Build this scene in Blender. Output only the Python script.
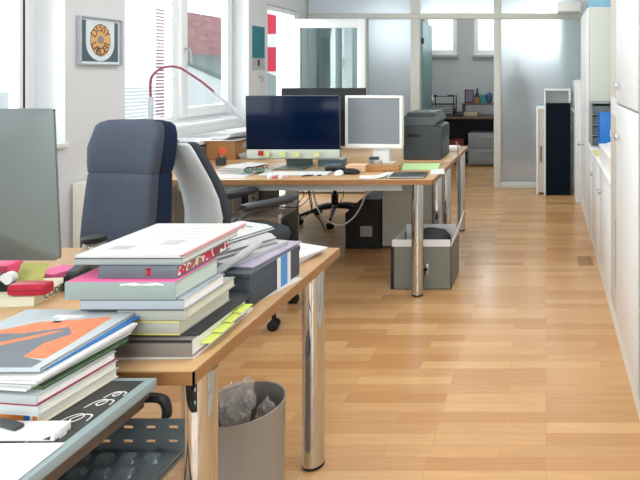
import bpy, bmesh, math, random
from mathutils import Vector, Matrix
random.seed(7)
S = bpy.context.scene
for o in list(bpy.data.objects): bpy.data.objects.remove(o)
C = S.collection
PI = math.pi
F = 560.0                                     # focal length in pixels of a 640 wide frame
# ------------------------------------------------------------------ camera
cd = bpy.data.cameras.new('camera'); cam = bpy.data.objects.new('camera', cd); C.objects.link(cam)
cam.location = (0, 0, 1.40); cam.rotation_euler = (PI/2, 0, 0)
cd.sensor_width = 36; cd.lens = F/640*36; cd.shift_x = -(546-320)/640; cd.shift_y = -(240-73)/640
cd.clip_start = .05; cd.clip_end = 200
S.camera = cam
# ------------------------------------------------------------------ world and light
w = bpy.data.worlds.new('world'); S.world = w; w.use_nodes = True
nt = w.node_tree; nt.nodes.clear()
wo = nt.nodes.new('ShaderNodeOutputWorld'); bg = nt.nodes.new('ShaderNodeBackground')
bg.inputs[0].default_value = (.86, .93, 1, 1); bg.inputs[1].default_value = 2.3
nt.links.new(bg.outputs[0], wo.inputs[0])
def area(name, loc, rot, sx, sy, power, col=(1, 1, 1)):
    l = bpy.data.lights.new(name, 'AREA'); l.shape = 'RECTANGLE'; l.size = sx; l.size_y = sy
    l.energy = power; l.color = col
    o = bpy.data.objects.new(name, l); C.objects.link(o); o.location = loc; o.rotation_euler = rot
    return o
DAY = (.90, .96, 1)
# daylight falling in through the row of windows on the left (placed outside the panes, facing in)
area('daylight', (-3.75, 2.0, 1.75), (0, -PI/2+.15, 0), 1.6, 2.7, 125, DAY)
area('daylight', (-3.75, 4.66, 1.75), (0, -PI/2+.15, 0), 1.6, 1.6, 75, DAY)
area('daylight', (-3.75, 6.2, 1.35), (0, -PI/2+.15, 0), 2.0, .7, 45, DAY)
# high windows of the back office
area('daylight', (-1.0, 9.75, 2.2), (-PI/2, 0, 0), 3.4, .9, 85, DAY)
# added fill light from behind the viewer, outside a made-up window
area('daylight', (-.9, -3.2, 1.75), (PI/2-.1, 0, 0), 3.2, 1.7, 190, DAY)
S.view_settings.view_transform = 'Standard'; S.view_settings.look = 'None'
S.view_settings.gamma = 1; S.view_settings.use_curve_mapping = False
S.view_settings.exposure = -0.5
FILL_LAMPS = [(-1.6, -.6, 15), (-1.6, 1.7, 9), (-1.6, 4.3, 20), (-.1, -.6, 22), (-.1, 1.9, 22), (-.1, 4.4, 9)]  # added lamps, out of view, with their power
BACK_FILL_LAMPS = [(-1.2, 7.9, 12), (.2, 7.9, 12)]

# ------------------------------------------------------------------ helpers
def X(px, d): return (px-546)*d/F
def Z(py, d): return 1.40-(py-73)*d/F
def lin(c):
    if isinstance(c, str):
        c = tuple(int(c[i:i+2], 16)/255 for i in (0, 2, 4))
    return tuple((v/12.92 if v <= .04045 else ((v+.055)/1.055)**2.4) for v in c)
MATS = {}
def mat(name, c, rough=.5, metal=0, var=.05, scale=14, bump=0, stretch=(1, 1, 1), alpha=None, coat=0, bscale=None):
    if name in MATS: return MATS[name]
    m = bpy.data.materials.new(name); m.use_nodes = True; t = m.node_tree; n = t.nodes; b = n['Principled BSDF']
    c = lin(c)
    tc = n.new('ShaderNodeTexCoord'); mp = n.new('ShaderNodeMapping'); mp.inputs['Scale'].default_value = stretch
    ns = n.new('ShaderNodeTexNoise'); ns.inputs['Scale'].default_value = scale; ns.inputs['Detail'].default_value = 4
    mx = n.new('ShaderNodeMix'); mx.data_type = 'RGBA'
    mx.inputs[6].default_value = (*[v*(1-var) for v in c], 1); mx.inputs[7].default_value = (*[min(1, v*(1+var)) for v in c], 1)
    t.links.new(tc.outputs['Object'], mp.inputs[0]); t.links.new(mp.outputs[0], ns.inputs['Vector'])
    t.links.new(ns.outputs[0], mx.inputs[0]); t.links.new(mx.outputs[2], b.inputs['Base Color'])
    b.inputs['Roughness'].default_value = rough; b.inputs['Metallic'].default_value = metal
    b.inputs['Coat Weight'].default_value = coat
    if bump:
        bp = n.new('ShaderNodeBump'); bp.inputs['Strength'].default_value = bump; bp.inputs['Distance'].default_value = .002
        n2 = n.new('ShaderNodeTexNoise'); n2.inputs['Scale'].default_value = bscale or scale*12
        t.links.new(tc.outputs['Object'], n2.inputs['Vector'])
        t.links.new(n2.outputs[0], bp.inputs['Height']); t.links.new(bp.outputs[0], b.inputs['Normal'])
    MATS[name] = m; return m
def emis(name, c, s):
    m = bpy.data.materials.new(name); m.use_nodes = True; t = m.node_tree; b = t.nodes['Principled BSDF']
    b.inputs['Base Color'].default_value = (*lin(c), 1); b.inputs['Emission Color'].default_value = (*lin(c), 1)
    b.inputs['Emission Strength'].default_value = s
    MATS[name] = m; return m
def thin_glass(name, tint, refl=.07, rough=.0, edge=.35):
    m = bpy.data.materials.new(name); m.use_nodes = True; t = m.node_tree; n = t.nodes; n.clear()
    o = n.new('ShaderNodeOutputMaterial'); tr = n.new('ShaderNodeBsdfTransparent'); g = n.new('ShaderNodeBsdfGlossy')
    tr.inputs[0].default_value = (*lin(tint), 1); g.inputs['Roughness'].default_value = rough
    mx = n.new('ShaderNodeMixShader'); lw = n.new('ShaderNodeLayerWeight'); lw.inputs[0].default_value = .25
    ma = n.new('ShaderNodeMath'); ma.operation = 'MULTIPLY_ADD'; ma.inputs[1].default_value = edge; ma.inputs[2].default_value = refl
    t.links.new(lw.outputs['Facing'], ma.inputs[0]); t.links.new(ma.outputs[0], mx.inputs[0])
    t.links.new(tr.outputs[0], mx.inputs[1]); t.links.new(g.outputs[0], mx.inputs[2]); t.links.new(mx.outputs[0], o.inputs[0])
    MATS[name] = m; return m
def frosted(name, tint, rough=.45):
    m = bpy.data.materials.new(name); m.use_nodes = True; t = m.node_tree; n = t.nodes; b = n['Principled BSDF']
    ns = n.new('ShaderNodeTexNoise'); ns.inputs['Scale'].default_value = 60
    mr = n.new('ShaderNodeMapRange'); mr.inputs['To Min'].default_value = rough-.03; mr.inputs['To Max'].default_value = rough+.03
    t.links.new(ns.outputs[0], mr.inputs[0]); t.links.new(mr.outputs[0], b.inputs['Roughness'])
    b.inputs['Base Color'].default_value = (*lin(tint), 1); b.inputs['Transmission Weight'].default_value = .8; b.inputs['IOR'].default_value = 1.3
    MATS[name] = m; return m
def parquet():
    m = bpy.data.materials.new('parquet'); m.use_nodes = True; t = m.node_tree; n = t.nodes; b = n['Principled BSDF']; L = t.links.new
    tc = n.new('ShaderNodeTexCoord')
    def brick(w_, h_, c1, c2, mo, ms, off):
        k = n.new('ShaderNodeTexBrick'); k.offset = off; k.offset_frequency = 3; k.squash = 1
        k.inputs['Color1'].default_value = (*lin(c1), 1); k.inputs['Color2'].default_value = (*lin(c2), 1); k.inputs['Mortar'].default_value = (*lin(mo), 1)
        k.inputs['Scale'].default_value = 1; k.inputs['Mortar Size'].default_value = ms; k.inputs['Mortar Smooth'].default_value = .3
        k.inputs['Brick Width'].default_value = w_; k.inputs['Row Height'].default_value = h_
        L(tc.outputs['Object'], k.inputs['Vector']); return k
    b1 = brick(.43, .068, 'D4A977', 'BC8A58', 'A27A4E', .0007, .39)
    b2 = brick(.43, .068, 'FFFFFF', 'E4DACE', 'EEEEEE', .0007, .39)
    mp = n.new('ShaderNodeMapping'); mp.inputs['Scale'].default_value = (3, 45, 1)
    ns = n.new('ShaderNodeTexNoise'); ns.inputs['Scale'].default_value = 1.6; ns.inputs['Detail'].default_value = 6
    L(tc.outputs['Object'], mp.inputs[0]); L(mp.outputs[0], ns.inputs['Vector'])
    cr = n.new('ShaderNodeMapRange'); cr.inputs['To Min'].default_value = .80; cr.inputs['To Max'].default_value = 1.16
    L(ns.outputs[0], cr.inputs[0])
    m1 = n.new('ShaderNodeMix'); m1.data_type = 'RGBA'; m1.blend_type = 'MULTIPLY'; m1.inputs[0].default_value = 1
    L(b1.outputs['Color'], m1.inputs[6]); L(cr.outputs[0], m1.inputs[7])
    L(m1.outputs[2], b.inputs['Base Color'])
    b.inputs['Roughness'].default_value = .30; b.inputs['Coat Weight'].default_value = .25; b.inputs['Coat Roughness'].default_value = .16
    MATS['parquet'] = m; return m
def wood(name, c1, c2, axis='x', rough=.38):
    m = bpy.data.materials.new(name); m.use_nodes = True; t = m.node_tree; n = t.nodes; b = n['Principled BSDF']; L = t.links.new
    tc = n.new('ShaderNodeTexCoord'); mp = n.new('ShaderNodeMapping')
    mp.inputs['Scale'].default_value = (2, 40, 40) if axis == 'x' else (40, 2, 40)
    ns = n.new('ShaderNodeTexNoise'); ns.inputs['Scale'].default_value = 1.2; ns.inputs['Detail'].default_value = 5
    mx = n.new('ShaderNodeMix'); mx.data_type = 'RGBA'; mx.inputs[6].default_value = (*lin(c1), 1); mx.inputs[7].default_value = (*lin(c2), 1)
    L(tc.outputs['Object'], mp.inputs[0]); L(mp.outputs[0], ns.inputs['Vector']); L(ns.outputs[0], mx.inputs[0]); L(mx.outputs[2], b.inputs['Base Color'])
    b.inputs['Roughness'].default_value = rough
    MATS[name] = m; return m
def brickwall(name):
    m = bpy.data.materials.new(name); m.use_nodes = True; t = m.node_tree; n = t.nodes; b = n['Principled BSDF']
    tc = n.new('ShaderNodeTexCoord'); sp = n.new('ShaderNodeSeparateXYZ'); ad = n.new('ShaderNodeMath'); cb_ = n.new('ShaderNodeCombineXYZ')
    k = n.new('ShaderNodeTexBrick'); k.inputs['Color1'].default_value = (*lin('A87074'), 1); k.inputs['Color2'].default_value = (*lin('BA8886'), 1)
    k.inputs['Mortar'].default_value = (*lin('A88A86'), 1); k.inputs['Scale'].default_value = 1; k.inputs['Brick Width'].default_value = .26; k.inputs['Row Height'].default_value = .085; k.inputs['Mortar Size'].default_value = .008
    t.links.new(tc.outputs['Object'], sp.inputs[0]); t.links.new(sp.outputs[0], ad.inputs[0]); t.links.new(sp.outputs[1], ad.inputs[1]); t.links.new(ad.outputs[0], cb_.inputs[0]); t.links.new(sp.outputs[2], cb_.inputs[1]); t.links.new(cb_.outputs[0], k.inputs['Vector']); t.links.new(k.outputs[0], b.inputs['Base Color'])
    MATS[name] = m; return m

class MB:
    """collects shapes into one mesh; several materials allowed"""
    def __init__(s, m=None): s.bm = bmesh.new(); s.mats = []; s.mi = 0; s.M = Matrix.Identity(4); m and s.m(m)
    def m(s, m):
        if m not in s.mats: s.mats.append(m)
        s.mi = s.mats.index(m); return s
    def xf(s, M): s.M = M; return s
    def _v(s, p): return s.bm.verts.new(s.M @ Vector(p))
    def _f(s, vs, smooth=False):
        try: f = s.bm.faces.new(vs)
        except ValueError: return None
        f.material_index = s.mi; f.smooth = smooth; return f
    def box(s, x0, x1, y0, y1, z0, z1, bev=0, seg=2):
        t = bmesh.new(); bmesh.ops.create_cube(t, size=1)
        for v in t.verts: v.co = Vector(((x0+x1)/2+v.co.x*(x1-x0), (y0+y1)/2+v.co.y*(y1-y0), (z0+z1)/2+v.co.z*(z1-z0)))
        if bev: bmesh.ops.bevel(t, geom=list(t.edges), offset=bev, segments=seg, profile=.5, affect='EDGES')
        return s.take(t, bool(bev))
    def take(s, t, smooth=False):
        mp = {v: s._v(v.co) for v in t.verts}
        for f in t.faces: s._f([mp[v] for v in f.verts], smooth)
        t.free(); return s
    def loft(s, loops, cap=True, closed=True, smooth=True):
        rs = [[s._v(p) for p in lp] for lp in loops]
        n = len(rs[0])
        for a, b in zip(rs, rs[1:]):
            for i in range(n if closed else n-1):
                j = (i+1) % n; s._f([a[i], a[j], b[j], b[i]], smooth)
        if cap: s._f(rs[0][::-1]); s._f(rs[-1])
        return s
    def lathe(s, prof, c=(0, 0), n=24, cap=True):
        return s.loft([[(c[0]+r*math.cos(2*PI*i/n), c[1]+r*math.sin(2*PI*i/n), z) for i in range(n)] for r, z in prof], cap)
    def cyl(s, x, y, r, z0, z1, n=24, r2=None): return s.lathe([(r, z0), (r if r2 is None else r2, z1)], (x, y), n)
    def tube(s, pts, r, n=8, flat=1.0, cap=True):
        pts = [Vector(p) for p in pts]; loops = []; up = None
        for i, p in enumerate(pts):
            d = (pts[min(i+1, len(pts)-1)]-pts[max(i-1, 0)]).normalized()
            if up is None:
                up = Vector((0, 0, 1)) if abs(d.z) < .9 else Vector((1, 0, 0))
            a = d.cross(up).normalized(); b = a.cross(d).normalized(); up = b
            rr = r[i] if isinstance(r, (list, tuple)) else r
            loops.append([p+a*rr*math.cos(2*PI*k/n)+b*rr*flat*math.sin(2*PI*k/n) for k in range(n)])
        return s.loft(loops, cap)
    def prism(s, poly, a0, a1, axis='y', smooth=False):
        f = {'y': lambda u, v, a: (u, a, v), 'x': lambda u, v, a: (a, u, v), 'z': lambda u, v, a: (u, v, a)}[axis]
        return s.loft([[f(u, v, a0) for u, v in poly], [f(u, v, a1) for u, v in poly]], True, True, smooth)
    def quad(s, a, b, c, d): s._f([s._v(p) for p in (a, b, c, d)]); return s
    def text(s, txt, size, M, m, depth=.0004, align='CENTER'):
        cu = bpy.data.curves.new('t', 'FONT'); cu.body = txt; cu.size = size; cu.extrude = depth; cu.align_x = align; cu.align_y = 'CENTER'
        ob = bpy.data.objects.new('t', cu); C.objects.link(ob)
        dg = bpy.context.evaluated_depsgraph_get(); me = bpy.data.meshes.new_from_object(ob.evaluated_get(dg))
        bpy.data.objects.remove(ob); bpy.data.curves.remove(cu)
        t = bmesh.new(); t.from_mesh(me); bpy.data.meshes.remove(me); t.transform(M)
        old = s.mi; s.m(m); s.take(t); s.mi = old; return s
    def build(s, name, parent=None, loc=None, rz=0, sharp=38):
        bmesh.ops.recalc_face_normals(s.bm, faces=s.bm.faces)
        me = bpy.data.meshes.new(name); s.bm.to_mesh(me); s.bm.free()
        for m in s.mats: me.materials.append(m)
        me.set_sharp_from_angle(angle=math.radians(sharp))
        o = bpy.data.objects.new(name, me); C.objects.link(o)
        if parent: o.parent = parent
        if loc: o.location = loc
        o.rotation_euler.z = rz
        return o
def tag(o, label, cat, group=None, kind=None):
    o['label'] = label; o['category'] = cat
    if group: o['group'] = group
    if kind: o['kind'] = kind
    return o
def thing(name, label, cat, loc=(0, 0, 0), rz=0, group=None):
    o = bpy.data.objects.new(name, None); C.objects.link(o); o.location = loc; o.rotation_euler.z = rz; o.empty_display_size = .05
    return tag(o, label, cat, group)
def struct(o, label, cat): o['kind'] = 'structure'; return tag(o, label, cat)
def senv(name, label, cat, loc=(0, 0, 0)):
    o = bpy.data.objects.new(name, None); C.objects.link(o); o.location = loc; return struct(o, label, cat)
def curve(pts, n=8):
    """Catmull-Rom through the points"""
    P = [Vector(p) for p in pts]; out = []
    for i in range(len(P)-1):
        p0, p1, p2, p3 = P[max(i-1, 0)], P[i], P[i+1], P[min(i+2, len(P)-1)]
        for k in range(n):
            t = k/n
            out.append(.5*((2*p1)+(p2-p0)*t+(2*p0-5*p1+4*p2-p3)*t*t+(3*p1-p0-3*p2+p3)*t**3))
    out.append(P[-1]); return out
def rrect(w, h, r, n=6):
    pts = []
    for cx, cy, a0 in ((w/2-r, h/2-r, 0), (-w/2+r, h/2-r, 90), (-w/2+r, -h/2+r, 180), (w/2-r, -h/2+r, 270)):
        for k in range(n+1):
            a = math.radians(a0+90*k/n); pts.append((cx+r*math.cos(a), cy+r*math.sin(a)))
    return pts
def superell(a, b, n=28, e=3.5):
    out = []
    for i in range(n):
        t = 2*PI*i/n; c, s_ = math.cos(t), math.sin(t)
        out.append((a*math.copysign(abs(c)**(2/e), c), b*math.copysign(abs(s_)**(2/e), s_)))
    return out

# ------------------------------------------------------------------ materials
WALL = mat('white_wall_paint', 'E4E5E6', .7, var=.015, scale=3)
PIER = mat('pier_paint', 'DCDDE0', .7, var=.015, scale=3)
CEILM = mat('ceiling_paint', 'F2F2F0', .8, var=.01)
GREYWALL = mat('grey_wall_paint', 'B4B9BC', .75, var=.02, scale=3)
FRAME = mat('white_window_frame', 'EFF1F2', .35, var=.01)
ALU = mat('beige_grey_frame', 'C9C9C0', .4, var=.015)
FLOOR = parquet()
BEECH = wood('beech_top', 'CDAA80', 'BA9469', 'x', .3)
BEECHEDGE = wood('beech_edge', 'A0744A', '885E36')
DARKWOOD = wood('dark_wood', '6A5648', '54443A')
BROWNB = wood('brown_board', '5F5145', '4C4036', 'y')
CARD = wood('cardboard_brown', 'B98654', 'A57444')
CHROME = mat('chrome', 'C6CCD0', .05, 1, var=.02)
STEEL = mat('brushed_steel', 'B6B8B8', .3, 1, var=.05)
ALUMI = mat('brushed_aluminium', '737D7D', .42, .5, var=.02, scale=6)
CLEAR = thin_glass('window_glass', 'FBFDFC', .015, 0, .05)
SASHG = thin_glass('sash_glass', 'C2D2CF', .10)
TEALG = frosted('teal_door_glass', '8FB9BC', .35)
FROST = frosted('frosted_glass', 'F2F8FD', .56)
PLASTIC = thin_glass('clear_plastic', 'EFEFF0', .25, .12)
JARG = thin_glass('jar_glass', 'E6EEEA', .10)
WHITEL = mat('white_laminate', 'E4E5E5', .4, var=.008)
OFFW = mat('off_white_laminate', 'C6CAC2', .45, var=.01)
BEIGEL = mat('beige_carcass', 'C8C0B4', .5, var=.02)
CREAM = mat('cream_enamel', 'E6E2D6', .4, var=.01)
GREYL = mat('light_grey_laminate', 'A9ABA9', .5, var=.02)
GREYPED = mat('grey_metal_cabinet', 'B4B5AB', .45, var=.02)
GREYBOX = mat('grey_board', '75776F', .6, var=.05)
BLACKP = mat('black_plastic', '1B1D20', .4, var=.1)
BLACKM = mat('black_metal', '26282B', .35, .3, var=.08)
TRAYM = mat('dark_grey_steel', '626B6E', .34, .4, var=.06)
CHARC = mat('charcoal_plastic', '343A3F', .45, var=.04)
CHARC2 = mat('charcoal_plastic_light', '4A5156', .42, var=.04)
SLATE = mat('slate_fabric', '4A515F', .9, var=.12, scale=18, bump=.5)
NAVY = mat('navy_fabric', '1A2740', .85, var=.1, scale=18, bump=.4)
DARKFAB = mat('dark_grey_fabric', '3A4149', .9, var=.1, scale=20, bump=.4)
SILVERP = mat('silver_white_shell', 'CCD4DA', .35, var=.02)
NAVYPANEL = mat('navy_panel', '05101E', .6, var=.15, scale=5)
SCREEN = mat('dark_screen_glass', '041430', .16, var=.3, scale=2)
SCREENG = mat('grey_screen', '848B92', .25, var=.03)  # reflected light is put into the blank screen's grey
CHIN = mat('pale_chin', 'C9D0C2', .35, var=.02)
WHITEP = mat('white_plastic', 'F0F0EC', .35, var=.01)
PAPER = mat('paper', 'DCDCDB', .8, var=.02)
PAPERG = mat('grey_paper', 'B4B7B9', .8, var=.12, scale=30)
PAGES = mat('book_pages', 'E9E6D8', .85, var=.06, scale=1, stretch=(1, 1, 900))
PAGESW = mat('white_pages', 'ECECEA', .85, var=.06, scale=1, stretch=(1, 1, 900))
PAGESY = mat('yellow_pages', 'D6D3BE', .85, var=.07, scale=1, stretch=(1, 1, 900))
INK = mat('print_ink', '2A2B2E', .7)
RED = mat('red_plastic', 'B01436', .35, var=.06)
PINK = mat('pink_paper', 'E0659A', .7, var=.04)
HOTPINK = mat('hot_pink_paper', 'F05A82', .7, var=.04)
YELLOW = mat('yellow_note', 'D2D698', .75, var=.03)
LIME = mat('lime_tab', 'D3E36A', .7, var=.05)
ORANGE = mat('orange_plastic', 'E8623A', .5, var=.05)
BLUE = mat('blue_folder', '2F77C4', .45, var=.05)
BLUEB = mat('blue_binder', '1673CC', .45, var=.04)
TEAL = mat('teal_print', '2C7C86', .6, var=.25, scale=9)
CABLEB = mat('black_cable', '1C1E20', .5)
CABLEG = mat('grey_cable', 'A6A8A8', .5)
PLINTH = mat('white_plinth', 'E2E2DE', .5, var=.01)
GREEN = mat('green_sheet', 'B7DDA0', .7, var=.03)
REDM = mat('red_facade', 'D83A50', .6, var=.06)
BRICK = brickwall('pink_brick')
ROOFM = mat('pale_green_roof', '7C8A85', .7, var=.06)

for _m, _v in ((SCREEN, .12), (NAVYPANEL, .1), (BLACKP, .3), (NAVY, .2), (SLATE, .2)): _m.node_tree.nodes['Principled BSDF'].inputs['Specular IOR Level'].default_value = _v
# ------------------------------------------------------------------ room shell
WX = -2.90; WP = -3.09; WO = -3.16      # wall face, window plane, outside face of the wall
PD = 6.82                               # partition
RXW = .98                               # right wall
struct(MB(FLOOR).box(WO, RXW+.1, -2.6, 9.2, -.08, 0).build('floor'), 'light brown oak strip parquet floor running through the office', 'floor')
struct(MB(CEILM).box(WO, RXW+.1, -2.6, 9.2, 2.9, 3.0).build('ceiling'), 'plain white office ceiling', 'ceiling')
struct(MB(WALL).box(RXW, RXW+.1, -2.6, 9.2, 0, 2.9).build('wall_right'), 'white wall behind the row of cabinets', 'wall')
b = MB(WALL); b.box(WO, RXW+.1, -2.7, -2.6, 0, .9); b.box(WO, RXW+.1, -2.7, -2.6, 2.5, 2.9); b.box(WO, -2.5, -2.7, -2.6, .9, 2.5); b.box(.7, RXW+.1, -2.7, -2.6, .9, 2.5)
struct(b.build('wall_front'), 'white wall behind the viewer with an opening added for fill light', 'wall')
wf = senv('window_7', 'unseen wide window added behind the viewer for fill light', 'window')  # made-up opening that lets frontal fill light in
b = MB(FRAME)
for q in ((-2.5, -2.43, .9, 2.5), (.63, .7, .9, 2.5), (-.95, -.85, .97, 2.43), (-2.43, .63, .9, .97), (-2.43, .63, 2.43, 2.5)): b.box(q[0], q[1], -2.68, -2.62, q[2], q[3], .003)
b.build('window_frame', wf)
for a, c in ((-2.43, -.95), (-.85, .63)): MB(CLEAR).box(a, c, -2.652, -2.648, .97, 2.43).build('pane', wf)
# left wall: piers, parapet and lintel around three windows
win = [(.60, 3.376), (3.857, 5.46), (5.82, 6.56)]; WB = [.955, .955, .001]
WZ0, WZ1 = .985, 2.45
b = MB(PIER)
ys = [-2.6]+[v for p in win for v in p]+[9.2]
for a, c in zip(ys[0::2], ys[1::2]): b.box(WO, WX, a, c, 0, 2.9)
for (a, c), zt, zb in zip(win, (WZ1, WZ1, 2.12), WB):
    b.box(WO, WX, a, c, 0, zb); b.box(WO, WX, a, c, zt, 2.9)
struct(b.build('wall_left'), 'white wall with deep piers between the windows on the left', 'wall')
# windows -----------------------------------------------------------
def fr(b, y0, y1, z0, z1, w_, x0=WP-.03, x1=WP+.03):
    b.box(x0, x1, y0, y0+w_, z0, z1, .004); b.box(x0, x1, y1-w_, y1, z0, z1, .004)
    b.box(x0, x1, y0+w_, y1-w_, z0, z0+w_, .004); b.box(x0, x1, y0+w_, y1-w_, z1-w_, z1, .004)
w1 = senv('window_1', 'window nearest the viewer, left of the pier with the round picture', 'window')
b = MB(FRAME); fr(b, .62, 3.36, WZ0, WZ1-.01, .06); b.box(WP-.03, WP+.03, 2.08, 2.20, WZ0, WZ1-.01); b.box(WP-.03, WP+.03, .9, .98, WZ0, WZ1-.01); b.build('window_frame', w1)
b = MB(FRAME); fr(b, 2.20, 3.29, WZ0+.06, WZ1-.07, .06, WP-.01, WP+.05); s1 = b.build('sash', w1)
MB(CLEAR).box(WP-.004, WP+.004, 2.265, 3.225, WZ0+.125, WZ1-.135).build('pane', s1)
MB(CLEAR).box(WP-.004, WP+.004, .99, 2.07, WZ0+.065, WZ1-.075).build('pane', w1)
MB(FRAME).box(WP+.03, WX+.03, .60, 3.376, WZ0-.03, WZ0-.001, .004).build('window_sill', w1)
MB(BLACKP).box(WP+.051, WP+.056, 3.255, 3.262, WZ0+.07, WZ1-.08).build('gasket', s1)
w2 = senv('window_2', 'double window behind the curved pink lamp', 'window')
b = MB(FRAME); fr(b, 3.865, 5.45, WZ0, WZ1-.01, .055); b.box(WP-.03, WP+.03, 4.58, 4.70, WZ0+.055, WZ1-.065, .003); b.build('window_frame', w2)
b = MB(FRAME); fr(b, 4.66, 5.42, WZ0+.04, WZ1-.05, .085, WP-.005, WP+.055); s2 = b.build('sash', w2)
MB(CLEAR).box(WP+.02, WP+.026, 4.745, 5.335, WZ0+.126, WZ1-.136).build('pane', s2)
MB(CLEAR).box(WP-.004, WP+.004, 3.92, 4.58, WZ0+.056, WZ1-.066).build('pane', w2)
b = MB(STEEL); b.tube(curve([(WP+.056, 4.70, 1.60), (WP+.09, 4.70, 1.60), (WP+.10, 4.71, 1.58), (WP+.10, 4.73, 1.47)]), .009); b.build('handle', s2)
MB(FRAME).box(WP+.03, WX-.001, 3.858, 5.459, WZ0-.03, WZ0-.001, .004).build('window_sill', w2)
w3 = senv('door_2', 'far glazed balcony door by the partition, its leaf swung open into the room', 'door')
b = MB(FRAME); fr(b, 5.825, 6.555, .003, 2.115, .05, WP-.03, WX-.02); b.build('door_frame', w3)
so = MB(FRAME)
SY = 6.50
sx0, sx1, sz0, sz1 = -2.955, X(366, SY), .03, Z(19, SY)
for q in ((sx0, sx0+.11, sz0, sz1), (sx1-.095, sx1, sz0, sz1), (sx0+.11, sx1-.095, sz0, sz0+.11), (sx0+.11, sx1-.095, sz1-.105, sz1)):
    so.box(q[0], q[1], SY-.03, SY+.03, q[2], q[3], .004)
so.m(GREYL).box(sx1, sx1+.02, SY-.02, SY+.03, sz0, sz1)
so = so.build('leaf', w3)
MB(SASHG).box(sx0+.11, sx1-.095, SY-.006, SY+.006, sz0+.11, sz1-.105).build('pane', so)
MB(FRAME).box(sx0-.03, sx0-.001, SY-.05, SY-.02, 1.78, 1.86, .004).build('hinge', so)
# venetian blind in the left half of window 2
def slat_mat():
    m = bpy.data.materials.new('blind_slats'); m.use_nodes = True; t = m.node_tree; n = t.nodes; b = n['Principled BSDF']
    b.inputs['Base Color'].default_value = (.86, .87, .88, 1); b.inputs['Roughness'].default_value = .4
    tl = n.new('ShaderNodeBsdfTranslucent'); tl.inputs[0].default_value = (.9, .92, .94, 1); mx = n.new('ShaderNodeMixShader'); mx.inputs[0].default_value = .5
    t.links.new(b.outputs[0], mx.inputs[1]); t.links.new(tl.outputs[0], mx.inputs[2]); t.links.new(mx.outputs[0], n['Material Output'].inputs[0]); return m
SLAT = slat_mat()
def blind(name, label, y0, y1, x, z0, z1, axis='y', n=None):
    t = thing(name, label, 'blind', (x, (y0+y1)/2, z0) if axis == 'y' else ((y0+y1)/2, x, z0))
    h = (y1-y0)/2; n = n or int((z1-z0-.03)/.026)
    R = Matrix.Identity(4) if axis == 'y' else Matrix.Rotation(PI/2, 4, 'Z')
    MB(WHITEP).xf(R).box(-.014, .014, -h, h, z1-z0-.03, z1-z0, .002).build('head_rail', t)
    b = MB(SLAT).xf(R)
    for k in range(n):
        z = (k+.5)*(z1-z0-.03)/n
        b.prism([(-.011, z-.005), (0, z+.0012), (.011, z+.006), (.011, z+.0066), (0, z+.002), (-.011, z-.0044)], -h, h, 'y')
    b.build('slats', t); return t
# (prism axis 'y' takes (x, z) outlines)
blind('venetian_blind', 'white venetian blind lowered over the left half of the double window', 3.93, 4.57, WP+.05, 1.05, 2.40)

# partition ----------------------------------------------------------
pt = senv('wall_partition', 'frosted glass partition in beige metal frames across the end of the office', 'partition')
b = MB(ALU); PX0, PX1 = WX+.01, RXW-.005
XS = [PX0, X(302, PD)]
zb0, zb1 = Z(19, PD), Z(13.5, PD)
MB(ALU).box(PX0, PX1, PD-.03, PD+.05, zb0, zb1, .004).build('rail', pt)
MB(ALU).box(PX0, PX1, PD-.03, PD+.05, 2.84, 2.899, .004).build('rail', pt)
for a, c in ((PX0, X(309, PD)), (X(411, PD), X(420, PD)), (X(494, PD), X(501, PD)), (PX1-.08, PX1)):
    MB(ALU).box(a, c, PD-.029, PD+.049, .001, zb0-.001, .004).build('post', pt)
    MB(ALU).box(a, c, PD-.029, PD+.049, zb1+.001, 2.839, .004).build('post', pt)
MB(ALU).box(X(501, PD)+.001, PX1-.081, PD-.028, PD+.048, .001, Z(182, PD), .004).build('rail', pt)
MB(ALU).box(X(309, PD)+.001, X(411, PD)-.001, PD-.028, PD+.048, .001, .08, .004).build('rail', pt)
for a, c, z0, z1 in ((X(309, PD), X(411, PD), .08, zb0), (X(501, PD), PX1-.08, Z(182, PD), zb0),
                     (X(309, PD), X(411, PD), zb1, 2.84), (X(420, PD), X(494, PD), zb1, 2.84), (X(501, PD), PX1-.08, zb1, 2.84)):
    MB(FROST).box(a+.001, c-.001, PD+.004, PD+.012, z0+.001, z1-.001).build('glass_panel', pt)
d1 = senv('door_1', 'frosted glass door leaf swung open into the back office', 'door', (X(421.5, PD), PD+.055, 0))
M_ = Matrix.Rotation(math.radians(4), 4, 'Z')
MB(TEALG).xf(M_).box(-.005, .005, .0, .84, .012, zb0-.02).build('glass_leaf', d1)
MB(BLACKP).xf(M_).box(-.014, .014, -.004, .05, 1.76, 1.83, .003).build('hinge', d1)
MB(STEEL).xf(M_).box(.006, .03, .74, .80, .98, 1.10, .004).build('handle', d1)
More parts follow.
